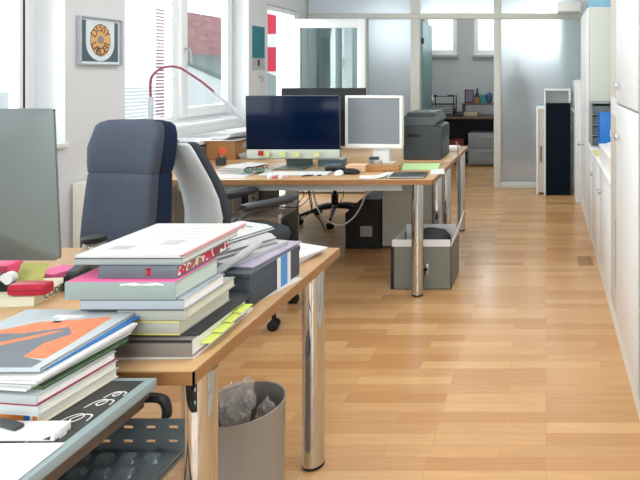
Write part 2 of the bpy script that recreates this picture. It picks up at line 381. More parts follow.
# back office shell
b = MB(GREYWALL); BW = 9.1
bw = [(X(365, BW), X(406, BW)), (X(424, BW), X(457, BW)), (X(474, BW), X(500, BW)), (X(516, BW), X(566, BW))]  # first and last window are added so the frosted panels glow
zs0, zs1 = Z(55, BW), 2.60
b.box(WO, RXW, BW, BW+.1, 0, zs0); b.box(WO, RXW, BW, BW+.1, zs1, 2.9)
ed = [WO]+[v for q in bw for v in q]+[RXW]
for a, c in zip(ed[0::2], ed[1::2]): b.box(a, c, BW, BW+.1, zs0, zs1)
struct(b.build('wall_back'), 'grey wall of the back office with a row of high windows', 'wall')
WHERE = ('added behind the left frosted panel to make it glow', 'on the left in the partition doorway', 'on the right in the partition doorway', 'added behind the right frosted panel to make it glow')
for i, (a, c) in enumerate(bw):
    wn = senv('window_%d' % (3+i), 'high window of the back office '+WHERE[i], 'window')
    b = MB(FRAME)
    for q in ((a, a+.07, zs0, zs1), (c-.07, c, zs0, zs1), (a+.07, c-.07, zs0, zs0+.08), (a+.07, c-.07, zs1-.07, zs1)): b.box(q[0], q[1], BW+.01, BW+.07, q[2], q[3], .003)
    b.build('window_frame', wn)
    MB(CLEAR).box(a+.07, c-.07, BW+.03, BW+.036, zs0+.08, zs1-.07).build('pane', wn)
    MB(GREYL).box(a-.02, c+.02, BW-.06, BW-.001, zs0-.04, zs0-.001, .003).build('window_sill', wn)
    blind('venetian_blind', 'white blind over the high back office window '+WHERE[i], a+.075, c-.075, BW+.018-.03, zs0+.09, zs1-.08, 'x', 22)
# outdoors -----------------------------------------------------------
struct(MB(mat('pale_paving', 'B9BCBA', .8, var=.05)).box(-40, WO-.01, -10, 60, -.1, -.02).build('ground'), 'pale paved yard outside the windows', 'ground')
t = thing('brick_building', 'pink brick building with a pale sloping roof seen through the double window', 'building', (-9, 13, -.02))
MB(BRICK).box(-.3, 0, .35, 3.2, 0, 2.95).build('brick_wall', t)
MB(ROOFM).prism([(.02, 1.9), (2.3, .9), (2.3, .8), (.02, 1.8)], .4, 2.9).build('lean_to_roof', t)
MB(WHITEL).prism([(.02, 0), (2.2, 0), (2.2, .82), (.02, 1.77)], .45, 2.8).build('lean_to_wall', t)
b = MB(FRAME); b.bm.free()
t = thing('red_building', 'bright red building with white windows seen through the far window', 'building', (-8.65, 18.0, -.02))
MB(REDM).box(-1.0, 1.4, 0, .8, 0, 3.6).build('facade', t)
for z in (.55, 1.05, 2.25):
    MB(FRAME).box(-.6, .05, -.04, -.001, z, z+.42).build('window', t)
    MB(FRAME).box(.25, .45, -.04, -.001, z, z+.42).build('window', t)

# ceiling lamps added out of view to brighten the room evenly
LAMP = emis('fill_lamp_diffuser', 'FFFDF8', 3)
proto = None
for (x, y, p) in FILL_LAMPS+BACK_FILL_LAMPS:
    if proto is None:
        lt = proto = thing('fill_lamp', 'unseen flat white rectangular lamp added on the ceiling to brighten the room', 'lamp', (x, y, 2.9), 0, 'added fill lamps')
        MB(WHITEP).box(-.16, .16, -.62, .62, -.05, -.001, .004).build('housing', lt)
        MB(LAMP).box(-.14, .14, -.6, .6, -.056, -.051).build('diffuser', lt)
    else:
        lt = proto.copy(); C.objects.link(lt); lt.location = (x, y, 2.9)
        for ch in list(proto.children):
            c2 = ch.copy(); C.objects.link(c2); c2.parent = lt
    area('fill_light', (x, y, 2.83), (0, 0, 0), .28, 1.2, p, (1, .995, .985))

# ------------------------------------------------------------------ right side cabinets
FX = .374
def cabinet(name, label, y0, y1, zt, doors, carc=WHITEL, x0=FX, x1=RXW-.01, plinth=.09, z0=0, knob=True):
    t = thing(name, label, 'cabinet', ((x0+x1)/2, (y0+y1)/2, z0)); cx, cy = (x0+x1)/2, (y0+y1)/2
    T = Matrix.Translation((-cx, -cy, -z0))
    MB(carc).xf(T).box(x0+.022, x1, y0, y1, z0+plinth, zt, .002).build('carcass', t)
    if plinth: MB(PLINTH).xf(T).box(x0+.004, x1, y0+.002, y1-.002, z0, z0+plinth-.001).build('plinth', t)
    for (a, c, za, zc, k) in doors:
        dr = MB(WHITEL).xf(T).box(x0, x0+.02, a, c, za, zc, .002).build('door', t)
        if k:
            ky, kz = k
            b = MB(STEEL).xf(T).box(x0-.026, x0-.014, ky-.02, ky+.02, kz-.016, kz+.016, .003); b.box(x0-.0145, x0-.0005, ky-.006, ky+.006, kz-.006, kz+.006); b.build('knob', dr)
    return t, T
# tall cabinet next to the viewer (lower part and upper part), beige open end strip
t, T = cabinet('tall_cabinet', 'tall white cabinet with square steel knobs right of the aisle', 2.30, 3.265, 2.2,
    [(2.305, 2.985, .10, 1.232, (2.84, 1.075)), (2.305, 2.985, 1.244, 2.19, (2.84, 1.335))], BEIGEL)
b = MB(BEIGEL).xf(T); b.box(FX+.003, FX+.021, 2.99, 3.263, .10, 1.165); b.box(FX+.003, FX+.021, 2.99, 3.263, 1.265, 2.19); b.m(WHITEL).box(FX+.003, FX+.021, 2.99, 3.263, 1.166, 1.264); b.build('side_strip', t)
MB(GREYL).xf(T).box(FX+.0005, FX+.0025, 2.995, 3.05, .25, .60).build('grip_strip', t)
t, T = cabinet('tall_cabinet', 'grey fronted tall cabinet at the right edge of the picture', 1.10, 2.297, 2.2, [(1.105, 2.25, .10, 2.19, None)], GREYL)
MB(GREYL).xf(T).box(FX-.002, FX-.0003, 2.19, 2.245, .10, 2.19).build('edge_strip', t)
# low cabinets
for i, (a, c) in enumerate(((3.27, 3.94), (3.945, 4.56))):
    t, T = cabinet('low_cabinet', 'low white cabinet with a small steel knob, %s' % ('half hidden by the tall cabinet' if i == 0 else 'under the blue binder and yellow papers'), a, c, .745,
        [(a+.003, c-.003, .10, .74, (c-.12 if i else a+.5, .60))])
    MB(WHITEL).xf(T).box(FX-.008, RXW-.01, a+.001, c-.001, .746, .77, .003).build('top', t)
t, T = cabinet('low_cabinet', 'grey end unit of the low cabinets beside the far tall cupboard', 4.565, 5.09, .745, [(4.57, 5.085, .10, .74, None)], GREYL)
MB(WHITEL).xf(T).box(FX-.008, RXW-.01, 4.566, 5.089, .746, .77, .003).build('top', t)
# far tall cupboard
t, T = cabinet('tall_cupboard', 'tall off-white cupboard standing past the low cabinets', 5.10, 6.02, Z(7, 5.1), [(5.105, 5.56, .10, Z(7, 5.1)-.01, None), (5.565, 6.015, .10, Z(7, 5.1)-.01, None)], OFFW)
MB(STEEL).xf(T).tube(curve([(FX-.001, 5.50, .70), (FX-.05, 5.50, .70), (FX-.055, 5.49, .70), (FX-.055, 5.40, .70)], 5), .009).build('lever_handle', t)
MB(mat('seam', '9EA09A', .6)).xf(T).box(FX+.03, RXW-.012, 5.0985, 5.0998, 1.065, 1.072).build('back_seam', t)
z7 = Z(7, 5.1)
t = thing('storage_box', 'blue and white cardboard box on top of the far tall cupboard', 'box', (.66, 5.35, z7+.001))
MB(mat('box_blue', '86B4D0', .7, var=.25, scale=8)).box(-.25, .2, -.2, .2, 0, .16, .003).build('body', t)
MB(PAPER).box(-.255, .205, -.205, .205, .161, .2, .003).build('lid', t)
tag(MB(WHITEP).box(.14, .40, PD-.33, PD-.04, Z(11.5, 6.5), Z(2, 6.5), .01).build('wall_box'), 'white ventilation box high on the partition by the far cupboard', 'box')
# organiser and binder on the low cabinets
t = thing('letter_organiser', 'grey pigeonhole organiser standing against the far tall cupboard', 'organiser', (.56, 4.93, .771))
b = MB(mat('organiser_grey', '8D9598', .5, var=.03))
b.box(-.17, .24, .13, .145, 0, .375)
for x in (-.17, .0, .232): b.box(x, x+.008, -.14, .13, 0, .375)
for z in (0, .09, .18, .27, .367): b.box(-.162, .232, -.14, .13, z, z+.008)
b.build('frame', t)
b = MB(mat('organiser_tray_grey', '7C858A', .6))  # slightly darker grey for the trays inside the compartments
for k in range(4):
    for x in (-.16, .01): b.box(x, x+.155, -.1, .12, .01+k*.09, .075+k*.09)
b.build('trays', t)
t = thing('storage_carton', 'white carton on the low cabinet beside the tall cabinet', 'box', (.56, 3.72, .771))
MB(WHITEP).box(-.17, .17, -.36, .36, 0, .09, .003).build('body', t); MB(WHITEP).box(-.175, .175, -.365, .365, .0905, .115, .003).build('lid', t)
t = thing('ring_binder', 'bright blue ring binder standing upright on the low cabinet', 'binder', (.48, 4.66, .771))
b = MB(BLUEB).box(-.04, .16, -.012, .006, 0, .30, .003); b.box(-.04, .16, .054, .072, 0, .30, .003); b.box(-.04, -.034, -.012, .072, 0, .30); b.build('cover', t)
MB(PAPER).box(-.03, .15, .008, .052, .005, .285).build('pages', t)
MB(PAPER).box(.05, .09, -.0145, -.0125, .1, .16).build('label_patch', t)
t = tag(MB(mat('yellow_papers', 'D8CE90', .8, var=.15, scale=30)).box(.375, .60, 4.22, 4.5, .771, .783).build('paper_stack'), 'stack of yellowish papers on the edge of the low cabinet', 'papers')
t = tag(MB(mat('white_cloth', 'EEF0F2', .9, bump=.6, scale=20)).loft([[(.53+r*math.cos(a)*(1+.25*math.sin(3*a)), 4.40+r*math.sin(a), .784+z) for a in [2*PI*i/16 for i in range(16)]] for r, z in ((.06, 0), (.07, .03), (.05, .06), (.015, .075))]).build('crumpled_tissue'), 'crumpled white tissue on the yellowish papers', 'tissue')
# shelf with navy panel before the partition
yb = 6.42
t = thing('shelf_unit', 'white shelf unit with a dark navy front panel before the frosted glass', 'shelf', (X(558, yb), yb+.15, 0))
xl, xr = X(544, yb)-X(558, yb), X(570.5, yb)-X(558, yb); zt = Z(89, yb)
b = MB(WHITEL); b.box(xl, xl+.02, -.15, .15, 0, zt-.021); b.box(xr-.02, xr, -.15, .15, 0, zt-.021); b.box(xl, xr, -.15, .15, zt-.02, zt); b.box(xl+.02, xr-.02, .13, .15, 0, zt-.02); b.build('carcass', t)
MB(NAVYPANEL).box(xl+.022, xr-.001, -.172, -.152, .005, Z(103, yb)).build('front_panel', t)
t = thing('narrow_cabinet', 'narrow low white cabinet left of the navy panel', 'cabinet', (X(541, 6.5), 6.60, 0))
b = MB(WHITEL).box(-.055, -.03, -.15, .15, 0, Z(107, 6.5), .003); b.m(BEIGEL).box(-.029, .035, -.13, .15, .02, Z(107, 6.5)-.025); b.m(WHITEL).box(-.0299, .0345, -.149, .149, Z(107, 6.5)-.024, Z(107, 6.5)); b.build('body', t)
MB(BLACKP).tube([(.0, -.131, .55), (.0, -.16, .55), (.0, -.16, .38), (.0, -.131, .38)], .006).build('handle', t)
t, T = cabinet('white_cupboard', 'white cupboard between the navy panel and the tall cupboard', 6.05, 6.70, Z(80, 6.1), [(6.055, 6.37, .1, Z(80, 6.1)-.01, (6.1, .98)), (6.375, 6.695, .1, Z(80, 6.1)-.01, (6.4, .98))], WHITEL, X(575.5, 6.05))
# floor outlet
t = thing('floor_outlet', 'small flush brass coloured floor outlet beside the low cabinets', 'outlet', (.29, 4.17, 0))
MB(mat('outlet_metal', 'A98A66', .4, .4)).box(-.055, .055, -.10, .10, .0005, .005, .001).build('rim', t)
MB(mat('outlet_lid', '9C744C', .5)).box(-.043, .043, -.085, .085, .0052, .0075).build('lid', t)

# ------------------------------------------------------------------ desks
def desk(label, x0, x1, y0, y1, legs, zt=.74, th=.03, rail=None):
    cx, cy = (x0+x1)/2, (y0+y1)/2
    t = thing('desk', label, 'desk', (cx, cy, 0), 0, None); T = Matrix.Translation((-cx, -cy, 0))
    b = MB(BEECH).xf(T).box(x0+.004, x1-.004, y0+.004, y1-.004, zt-th, zt, .002)
    b.m(BEECHEDGE); b.box(x0, x1, y0, y0+.0038, zt-th, zt-.001); b.box(x0, x1, y1-.0038, y1, zt-th, zt-.001)
    b.box(x1-.0038, x1, y0, y1, zt-th, zt-.001); b.box(x0, x0+.0038, y0, y1, zt-th, zt-.001)
    b.build('tabletop', t)
    for lx, ly in legs:
        lg = MB(CHROME).xf(T).lathe([(.0375, .012), (.0375, zt-th-.0005)], (lx, ly), 32).build('leg', t)
        MB(BLACKP).xf(T).lathe([(.034, .001), (.038, .004), (.038, .0118)], (lx, ly), 32).build('foot', lg)
    if rail:
        MB(GREYL).xf(T).box(*rail).build('apron_rail', t)
    return t
desk('beech desk with chrome legs in the foreground, carrying the tall book stack', -2.35, -.777, 1.236, 2.12, [(X(200, 1.31), 1.31), (X(313.5, 2.0), 2.0), (-2.26, 1.32), (-2.26, 2.03)])
desk('beech desk with chrome legs carrying the big dark screen and the white monitor', -2.56, -.697, 3.455, 4.135, [(X(417.5, 3.47+.06), 3.53), (X(437, 4.04), 4.04), (-2.45, 3.55), (-2.45, 4.05)], rail=(-2.3, -.9, 3.50, 3.52, .665, .7095))
desk('far beech desk with chrome legs carrying the dark grey printer', -2.56, -.70, 4.14, 5.06, [(X(446, 4.24), 4.24), (X(461, 4.98), 4.98), (-2.45, 4.24), (-2.45, 4.96)], rail=(-2.3, -.9, 4.99, 5.01, .66, .7095))

# ------------------------------------------------------------------ chairs
def section(w, t, z, y, bow=0, n=28, e=3.2):
    return [(px, y+py+bow*(px/max(w, .01))**2, z) for px, py in superell(w, t, n, e)]
def base_parts(t, hub=.10, seat_z=.42, r=.30, rot=0):
    MB(BLACKP).lathe([(.032, hub), (.032, .25), (.018, .252), (.018, seat_z)], n=16).build('gas_lift', t)
    bs = MB(BLACKP)
    for k in range(5):
        a = rot+2*PI*k/5; c, s_ = math.cos(a), math.sin(a)
        bs.tube([(.0, 0, hub+.02), (.12*c, .12*s_, hub+.012), (r*c, r*s_, .085)], [.026, .021, .014], 8)
    bs = bs.build('star_base', t)
    for k in range(5):
        a = rot+2*PI*k/5; c, s_ = math.cos(a), math.sin(a)
        M = Matrix.Translation((r*c, r*s_, .029)) @ Matrix.Rotation(a+.6, 4, 'Z') @ Matrix.Rotation(PI/2, 4, 'X')
        b = MB(BLACKP).xf(M); b.lathe([(.02, -.026), (.028, -.024), (.028, -.006), (.02, -.004)], n=16); b.lathe([(.02, .004), (.028, .006), (.028, .024), (.02, .026)], n=16)
        b.xf(Matrix.Identity(4)).box(r*c-.008, r*c+.008, r*s_-.008, r*s_+.008, .04, .088)
        b.build('castor', bs)
def chair_seat(t, m, z=.42, w=.25):
    MB(m).loft([[(px, py, zz) for px, py in superell(w*s_, w*s_*.98, 28, 3.5)] for zz, s_ in ((z, .85), (z+.012, .97), (z+.04, 1), (z+.065, .97), (z+.075, .85))]).build('seat', t)
def arm_loop(t, s_, m, z1=.68, nm='armrest', ax=.30):
    b = MB(m)
    b.tube(curve([(s_*.20, .0, .455), (s_*(ax-.01), .02, .46), (s_*ax, -.09, .50), (s_*ax, -.13, .58), (s_*ax, -.10, z1-.03), (s_*ax, -.02, z1), (s_*ax, .20, z1+.012)], 6), .017, 8)
    b.box(s_*ax-.035, s_*ax+.035, -.09, .22, z1+.012, z1+.036, .01)
    b.build(nm, t)
# chair 1: slate high back, facing the viewer
t = thing('office_chair', 'high-backed slate blue office chair behind the foreground desk', 'chair', (-2.085, 2.49, 0), PI-.15)
base_parts(t, rot=.3); chair_seat(t, SLATE)
prof = [(.50, .15, .045), (.53, .178, .05), (.60, .186, .052), (.70, .187, .05), (.80, .185, .046), (.86, .182, .044), (.905, .180, .042), (.912, .177, .038), (.919, .181, .042), (.96, .188, .045), (1.04, .194, .046), (1.10, .192, .044), (1.14, .182, .038), (1.158, .16, .028), (1.168, .12, .012)]
b = MB(SLATE).loft([section(w_, d_, z, -.235-.06*(z-.5)/.65, .045*(1 if z < 1.1 else .6), e=4) for z, w_, d_ in prof]).build('backrest', t)
bo = MB(NAVY)
bo.loft([section(w_*.99+.016, d_*1.4, z-.002, -.280-.06*(z-.5)/.65, .035, e=3.4) for z, w_, d_ in prof])
bo.build('back_shell', t)
MB(BLACKP).tube(curve([(0, -.10, .41), (0, -.26, .42), (0, -.325, .48), (0, -.33, .62)]), .025, 8, .6).build('back_bracket', t)
for s_ in (-1, 1): arm_loop(t, s_, BLACKP, .64)
# chair 2: white shell seen from the side/behind
t = thing('office_chair', 'office chair with a silvery white shell and dark cushion seen from behind', 'chair', (-1.75, 3.19, 0), math.radians(-33))
base_parts(t, rot=.1); chair_seat(t, DARKFAB, .43, .24)
prof2 = [(.52, .14), (.56, .18), (.64, .19), (.74, .185), (.84, .17), (.93, .152), (1.0, .138), (1.03, .12), (1.042, .09)]
def lum(z): return -.25+.05*math.cos((z-.66)*6.0)-.12*max(0, z-.62)
MB(SILVERP).loft([section(w_, .012, z, lum(z)-.034, .05, e=4) for z, w_ in prof2]).build('back_shell', t)
MB(DARKFAB).loft([section(w_*.985, .024 if z < 1 else .016, z, lum(z)+.006, .05, e=4) for z, w_ in prof2]).build('backrest', t)
MB(BLACKP).tube(curve([(0, -.08, .42), (0, -.20, .43), (0, -.28, .48), (0, -.285, .60)]), .028, 8, .6).build('back_bracket', t)
for s_ in (-1, 1): arm_loop(t, s_, CHARC, .655, ax=.205)
# chair 3 behind the far desk
t = thing('office_chair', 'black office chair whose star base shows under the far desks', 'chair', (X(332, 5.25), 5.32, 0), PI)
base_parts(t, rot=.55, r=.31, hub=.12); chair_seat(t, BLACKP, .44)
MB(BLACKP).loft([section(w_, .035, z, -.25-.08*(z-.5), .04) for z, w_ in ((.52, .17), (.60, .21), (.78, .22), (.92, .20), (.96, .15))]).build('backrest', t)
MB(BLACKP).tube(curve([(0, -.08, .43), (0, -.22, .44), (0, -.28, .50), (0, -.29, .60)]), .025, 8, .6).build('back_bracket', t)

# ------------------------------------------------------------------ computers
def allinone(label, loc, rz, w_, h, tilt, back_m, chin_m, screen_m, foot_w=.20, foot_d=.19, lift=.10):
    """front faces local -y; shell spans z lift..lift+h"""
    t = thing('desktop_computer', label, 'computer', loc, rz)
    M = Matrix.Translation((0, 0, lift+h/2)) @ Matrix.Rotation(tilt, 4, 'X')
    base = rrect(w_, h, .018)
    loops = [[(u, 0, v) for u, v in base]]
    loops.append([(u, .007, v) for u, v in base])
    for s_ in (.97, .9, .8, .65, .45, .2): loops.append([(u*s_, .007+.042*(1-s_**2.4), v*s_) for u, v in base])
    MB(back_m).xf(M).loft(loops).build('shell', t)
    ch = h*.15
    MB(chin_m).xf(M).box(-w_/2+.004, w_/2-.004, -.0035, -.0003, -h/2+.004, -h/2+ch, .001).build('chin', t)
    MB(screen_m).xf(M).box(-w_/2+.003, w_/2-.003, -.004, -.0003, -h/2+ch+.0005, h/2-.003, .001).build('screen', t)
    b = MB(back_m).box(-foot_w/2, foot_w/2, -.06, foot_d-.06, .001, .008, .003)
    b.prism([(.10, .007), (.12, .007), (.075, lift+h*.42), (.05, lift+h*.42)], -foot_w/2+.01, foot_w/2-.01, 'x')
    b.build('stand', t); return t
allinone('aluminium all-in-one computer seen from behind at the left edge', (X(58, 1.62)-.306, 1.60, .741), PI, .65, .437, -.05, ALUMI, ALUMI, SCREEN, lift=.122)
t = allinone('large all-in-one computer with a dark screen and yellow notes on its chin', (X(293, 3.87), 3.87, .741), 0, .65, .44, .03, ALUMI, CHIN, SCREEN, lift=.064)
# sticky notes on the chin (they are stuck on: things of their own)
for k, (px, tx) in enumerate(((266, 'first'), (282, 'second'), (296, 'third'), (316, 'fourth'))):
    d = 3.85; o = MB(YELLOW).box(X(px-3.2, d), X(px+3.2, d), 3.853, 3.8545, Z(156.8, d), Z(151.6, d)).build('sticky_note')
    tag(o, 'small yellow sticky note on the chin of the dark screen, %s from the left' % tx, 'note', 'sticky notes on the chin')
o = MB(RED).box(X(257, 3.83), X(262, 3.83), 3.842, 3.850, Z(156, 3.83), Z(151, 3.83), .002).build('sticker'); tag(o, 'small red figure sticker at the left of the chin under the dark screen', 'sticker')
# white monitor
t = thing('monitor', 'white framed flat monitor with a grey blank screen', 'monitor', (X(373.5, 3.95), 3.97, .741), math.radians(-4))
zc = Z(122, 3.95)-.741; W, H = .412, .372
M = Matrix.Translation((0, 0, zc))
b = MB(WHITEP).xf(M)
for q in ((-W/2, -W/2+.018, -H/2, H/2), (W/2-.018, W/2, -H/2, H/2), (-W/2+.018, W/2-.018, -H/2, -H/2+.03), (-W/2+.018, W/2-.018, H/2-.018, H/2)): b.box(q[0], q[1], -.02, .012, q[2], q[3], .003)
b.box(-W/2+.004, W/2-.004, .0125, .045, -H/2+.01, H/2-.01, .008); b.build('housing', t)
MB(SCREENG).xf(M).box(-W/2+.0185, W/2-.0185, -.012, .0115, -H/2+.0305, H/2-.0185).build('screen', t)
b = MB(WHITEP).box(-.02, .10, .02, .06, .015, .16, .008); b.box(-.04, .125, -.06, .12, .001, .018, .006); b.build('stand', t)
# black monitor on the far desk, behind
t = thing('monitor', 'wide black monitor seen just above the dark screen', 'monitor', (X(324, 4.75), 4.75, .741))
zt = Z(88, 4.75)-.741
b = MB(BLACKP).box(-.355, .355, -.02, .02, zt-.42, zt, .006); b.build('housing', t)
b = MB(BLACKP).box(-.12, .12, -.1, .1, .001, .014, .004); b.box(-.03, .03, -.06, -.021, .014, zt-.2, .004); b.build('stand', t)

# printer ------------------------------------------------------------
py0 = 4.25; xb, xf_ = X(403.5, py0), X(441, py0)
t = thing('printer', 'dark grey multifunction printer at the aisle end of the far desks', 'printer', ((xb+xf_)/2, py0+.18, .741)); ox = (xb+xf_)/2
def pz(y): return Z(y, py0)-.741
T = Matrix.Translation((-ox, 0, 0))
MB(CHARC).xf(T).prism([(xb, .004), (xf_, .004), (xf_, pz(127)), (xf_-.055, pz(126.2)), (xf_-.055, pz(126)), (xb, pz(126))], -.18, .18).build('body', t)
b = MB(CHARC2).xf(T).prism([(xb+.004, pz(125.6)), (xf_-.055, pz(125.6)), (xf_-.02, pz(121)), (xf_-.035, pz(116.5)), (xb+.002, pz(116.5))], -.178, .178); b.build('scanner_unit', t)
MB(CHARC).xf(T).prism([(xb+.012, pz(116.2)), (xf_-.04, pz(116.2)), (xf_-.055, pz(112.5)), (xb+.03, pz(112.5))], -.165, .17).build('lid', t)
MB(CHARC2).xf(T).prism([(xf_-.05, pz(126)+.0012), (xf_+.001, pz(127)+.0012), (xf_+.001, pz(127)+.006), (xf_-.05, pz(125)+.006)], -.15, .15).build('control_panel', t)
MB(BLACKP).xf(T).box(xb+.03, xb+.13, -.1815, -.1802, pz(137), pz(134), .0004).build('vent', t)
MB(BLACKP).xf(T).box(xf_+.0005, xf_+.002, -.13, .13, pz(136), pz(131)).build('output_slot', t)
MB(CHARC2).xf(T).box(xf_+.0005, xf_+.006, -.15, .15, .02, pz(140), .002).build('paper_drawer', t)
t = tag(MB(WHITEP).box(-.86, -.745, 4.72, 4.86, .741, .775, .005).build('adapter_box'), 'small white adapter box behind the printer', 'box')
tag(MB(mat('red_cable', 'A85048', .5)).tube(curve([(-.80, 4.92, .79), (-.76, 4.8, .80), (-.725, 4.62, .75), (-.70, 4.45, .746)]), .004).build('cable'), 'thin red cable lying by the printer', 'cable')

# ------------------------------------------------------------------ desk lamp on the sill
t = thing('arc_lamp', 'curved pink tube lamp with pale grey ends arching before the window', 'lamp', (X(150.5, 3.9), 3.9, .891))
P0 = Vector((X(150.5, 3.9), 3.9, .891))
def LP(px, py, d): return Vector((X(px, d), d, Z(py, d)))-P0
MB(mat('pink_tube', '9C4F62', .4)).tube(curve([LP(150.5, 97, 3.9), LP(150.5, 82, 3.9), LP(153, 75, 3.9), LP(160, 69, 3.93), LP(170, 66.5, 3.96), LP(180, 68, 4.0), LP(190, 74, 4.04), LP(202, 82, 4.08), LP(214, 92, 4.12)]), .0085, 10).build('curved_tube', t)
MB(SILVERP).tube([LP(150.5, 97.5, 3.9), (0, 0, .02)], .017, 12).build('post', t)
MB(SILVERP).tube([LP(214.2, 92.2, 4.12), LP(228, 104, 4.17), LP(246, 121, 4.23)], [.016, .024, .03], 12, .6).build('lamp_head', t)
MB(SILVERP).lathe([(.07, .001), (.07, .014), (.02, .022)], n=24).build('base', t)
# ledge under the window with papers
t = thing('radiator_cover', 'white radiator cover under the double window', 'cover', (-2.74, 4.68, 0))
b = MB(WHITEL).box(-.155, .155, -.84, .76, .86, .89, .004); b.box(-.155, .14, -.835, -.815, 0, .859); b.box(-.155, .14, .735, .755, 0, .859); b.build('casing', t)
b = MB(CREAM)
for k in range(30): b.box(.10, .115, -.75+k*.05, -.715+k*.05, .05, .84)
b.build('grille', t)
def sheet(name, label, cx, cy, w_, d_, z, rz=0, m=PAPER, th=.0012, curl=0, cat='paper', lines=None, group=None):
    b = MB(m); n = 8
    up = [[(-w_/2+w_*i/n, y, th+curl*((i/n-.5)*2)**2*(1 if i > n/2 else .2)) for i in range(n+1)] for y in (-d_/2, d_/2)]
    dn = [[(x, y, zz-th) for x, y, zz in row] for row in up]
    b.loft([up[0]+dn[0][::-1], up[1]+dn[1][::-1]])
    if lines:
        b.m(lines)
        for k in range(6): b.box(-w_*.38, w_*(.1+.25*random.random()), -d_*.35+k*d_*.12, -d_*.35+k*d_*.12+.004, th, th+.0003)
    o = b.build(name, None, (cx, cy, z), rz); return tag(o, label, cat, group)
sheet('paper_sheet', 'white sheet on the radiator cover near the lamp post', -2.74, 4.15, .21, .30, .891, .3)
sheet('paper_sheet', 'grey printed sheet in the middle of the radiator cover', -2.72, 4.55, .21, .30, .891, -.2, PAPERG)
sheet('paper_sheet', 'large loose white sheet at the far end of the radiator cover', -2.73, 5.0, .25, .36, .891, .5, PAPER, curl=.02)
# wooden drawer box and its papers
bx0, bx1 = X(206, 4.25), X(235, 4.25)
t = thing('drawer_box', 'brown wooden file box at the window end of the far desks', 'box', ((bx0+bx1)/2, 4.40, .741))
hw = (bx1-bx0)/2; hz = Z(141, 4.25)-.741
b = MB(CARD); b.box(-hw, hw, -.15, -.138, 0, hz); b.box(-hw, hw, .138, .15, 0, hz); b.box(-hw, -hw+.012, -.138, .138, 0, hz); b.box(hw-.012, hw, -.138, .138, 0, hz); b.box(-hw+.012, hw-.012, -.138, .138, 0, .01); b.build('case', t)
b = MB(GREYL).box(hw+.0005, hw+.003, -.05, .03, hz*.55, hz*.8); b.build('label_holder', t)
cx = (bx0+bx1)/2
sheet('paper_sheet', 'white sheet lying flat over the brown wooden file box', cx-.02, 4.38, .28, .30, .741+hz+.002, .1)
sheet('paper_sheet', 'upper tilted white sheet on the brown wooden file box', cx+.03, 4.45, .24, .32, .741+hz+.006, -.35, PAPER, curl=.05)
for k in range(2): sheet('magazine', 'grey magazine, %s, stacked beside the wooden file box' % ('lower' if k == 0 else 'upper'), cx+.225, 4.42-.02*k, .20, .26, .7415+k*.022, .04*k, PAPERG if k else GREYPED, th=.02, cat='magazine')

# ------------------------------------------------------------------ items on the dark-screen desk
z = .7415
d = 3.70
t = thing('keyboard', 'flat white keyboard before the dark screen', 'keyboard', (X(296, 3.64), 3.64, z), .02)
MB(SILVERP).box(-.22, .22, -.058, .058, .0, .008, .003).build('case', t)
b = MB(WHITEP)
for r in range(5):
    for c in range(14): b.box(-.21+c*.0302, -.183+c*.0302, -.05+r*.0205, -.032+r*.0205, .0082, .011)
b.build('keys', t)
t = thing('computer_mouse', 'white computer mouse right of the keyboard', 'mouse', (X(339, 3.62), 3.62, z), .2)
MB(WHITEP).loft([[(px, py, zz) for px, py in superell(.029*s_, .052*s_, 20, 2.3)] for zz, s_ in ((0, .9), (.006, 1), (.016, .95), (.024, .75), (.028, .4))]).build('body', t)
MB(SILVERP).box(-.003, .003, .018, .034, .0275, .029, .0008).build('scroll_wheel', t)
t = thing('computer_mouse', 'black computer mouse on the desk edge below the white monitor', 'mouse', (X(352, 3.68), 3.66, z), 1.4)
MB(BLACKP).loft([[(px, py, zz) for px, py in superell(.032*s_, .062*s_, 20, 2.3)] for zz, s_ in ((0, .9), (.006, 1), (.018, .95), (.028, .75), (.034, .4))]).build('body', t)
MB(CHARC2).box(-.003, .003, .02, .038, .033, .035, .0008).build('scroll_wheel', t)
def box1(name, label, cat, px0, px1, d0, dep, h, m, m2=None, rz=0, z=.7415, lidm=None):
    x0, x1 = X(px0, d0), X(px1, d0)
    t = thing(name, label, cat, ((x0+x1)/2, d0+dep/2, z), rz)
    w_ = (x1-x0)/2
    MB(m).box(-w_, w_, -dep/2, dep/2, 0, h*.8, .002).build('body', t)
    MB(m2 or m).box(-w_-.0005, w_+.0005, -dep/2-.0005, dep/2+.0005, h*.8+.0003, h, .002).build('lid', t)
    return t
box1('small_box', 'small black box between the keyboard and the carton', 'box', 325, 344.5, 3.74, .07, .03, BLACKP, CHARC)
box1('small_box', 'pinkish beige carton in front of the white monitor', 'box', 345.5, 365, 3.72, .10, .045, mat('pink_carton', 'E0BC98', .7))
box1('pencil_case', 'long brown wooden box lying right of the pink carton', 'box', 366, 399, 3.745, .09, .04, CARD)
sheet('paper_sheet', 'white sheet curling over the front desk edge below the white monitor', X(374, 3.55), 3.545, .17, .12, z, .25, PAPER, curl=.02)
sheet('paper_sheet', 'second white sheet beside the dark notebook at the front desk edge', X(392, 3.56), 3.62, .16, .20, z, -.1, PAPER)
t = thing('notebook', 'dark grey notebook at the right front corner of the second desk', 'notebook', (X(409, 3.57), 3.57, z), .05)
MB(CHARC).box(-.11, .11, -.075, .075, 0, .004, .001).build('cover', t); MB(PAPERG).box(-.108, .108, -.073, .073, .0042, .011).build('pages', t)
MB(CHARC).box(-.11, .11, -.075, .075, .0112, .015, .001).build('cover', t)
sheet('folder', 'pale green folder by the printer', X(421, 3.95), 3.93, .26, .26, z, .1, GREEN, th=.004, cat='folder')
sheet('paper_sheet', 'white paper slip under the green folder on the aisle side', X(437, 3.72), 3.74, .09, .2, z, .2, PAPER)
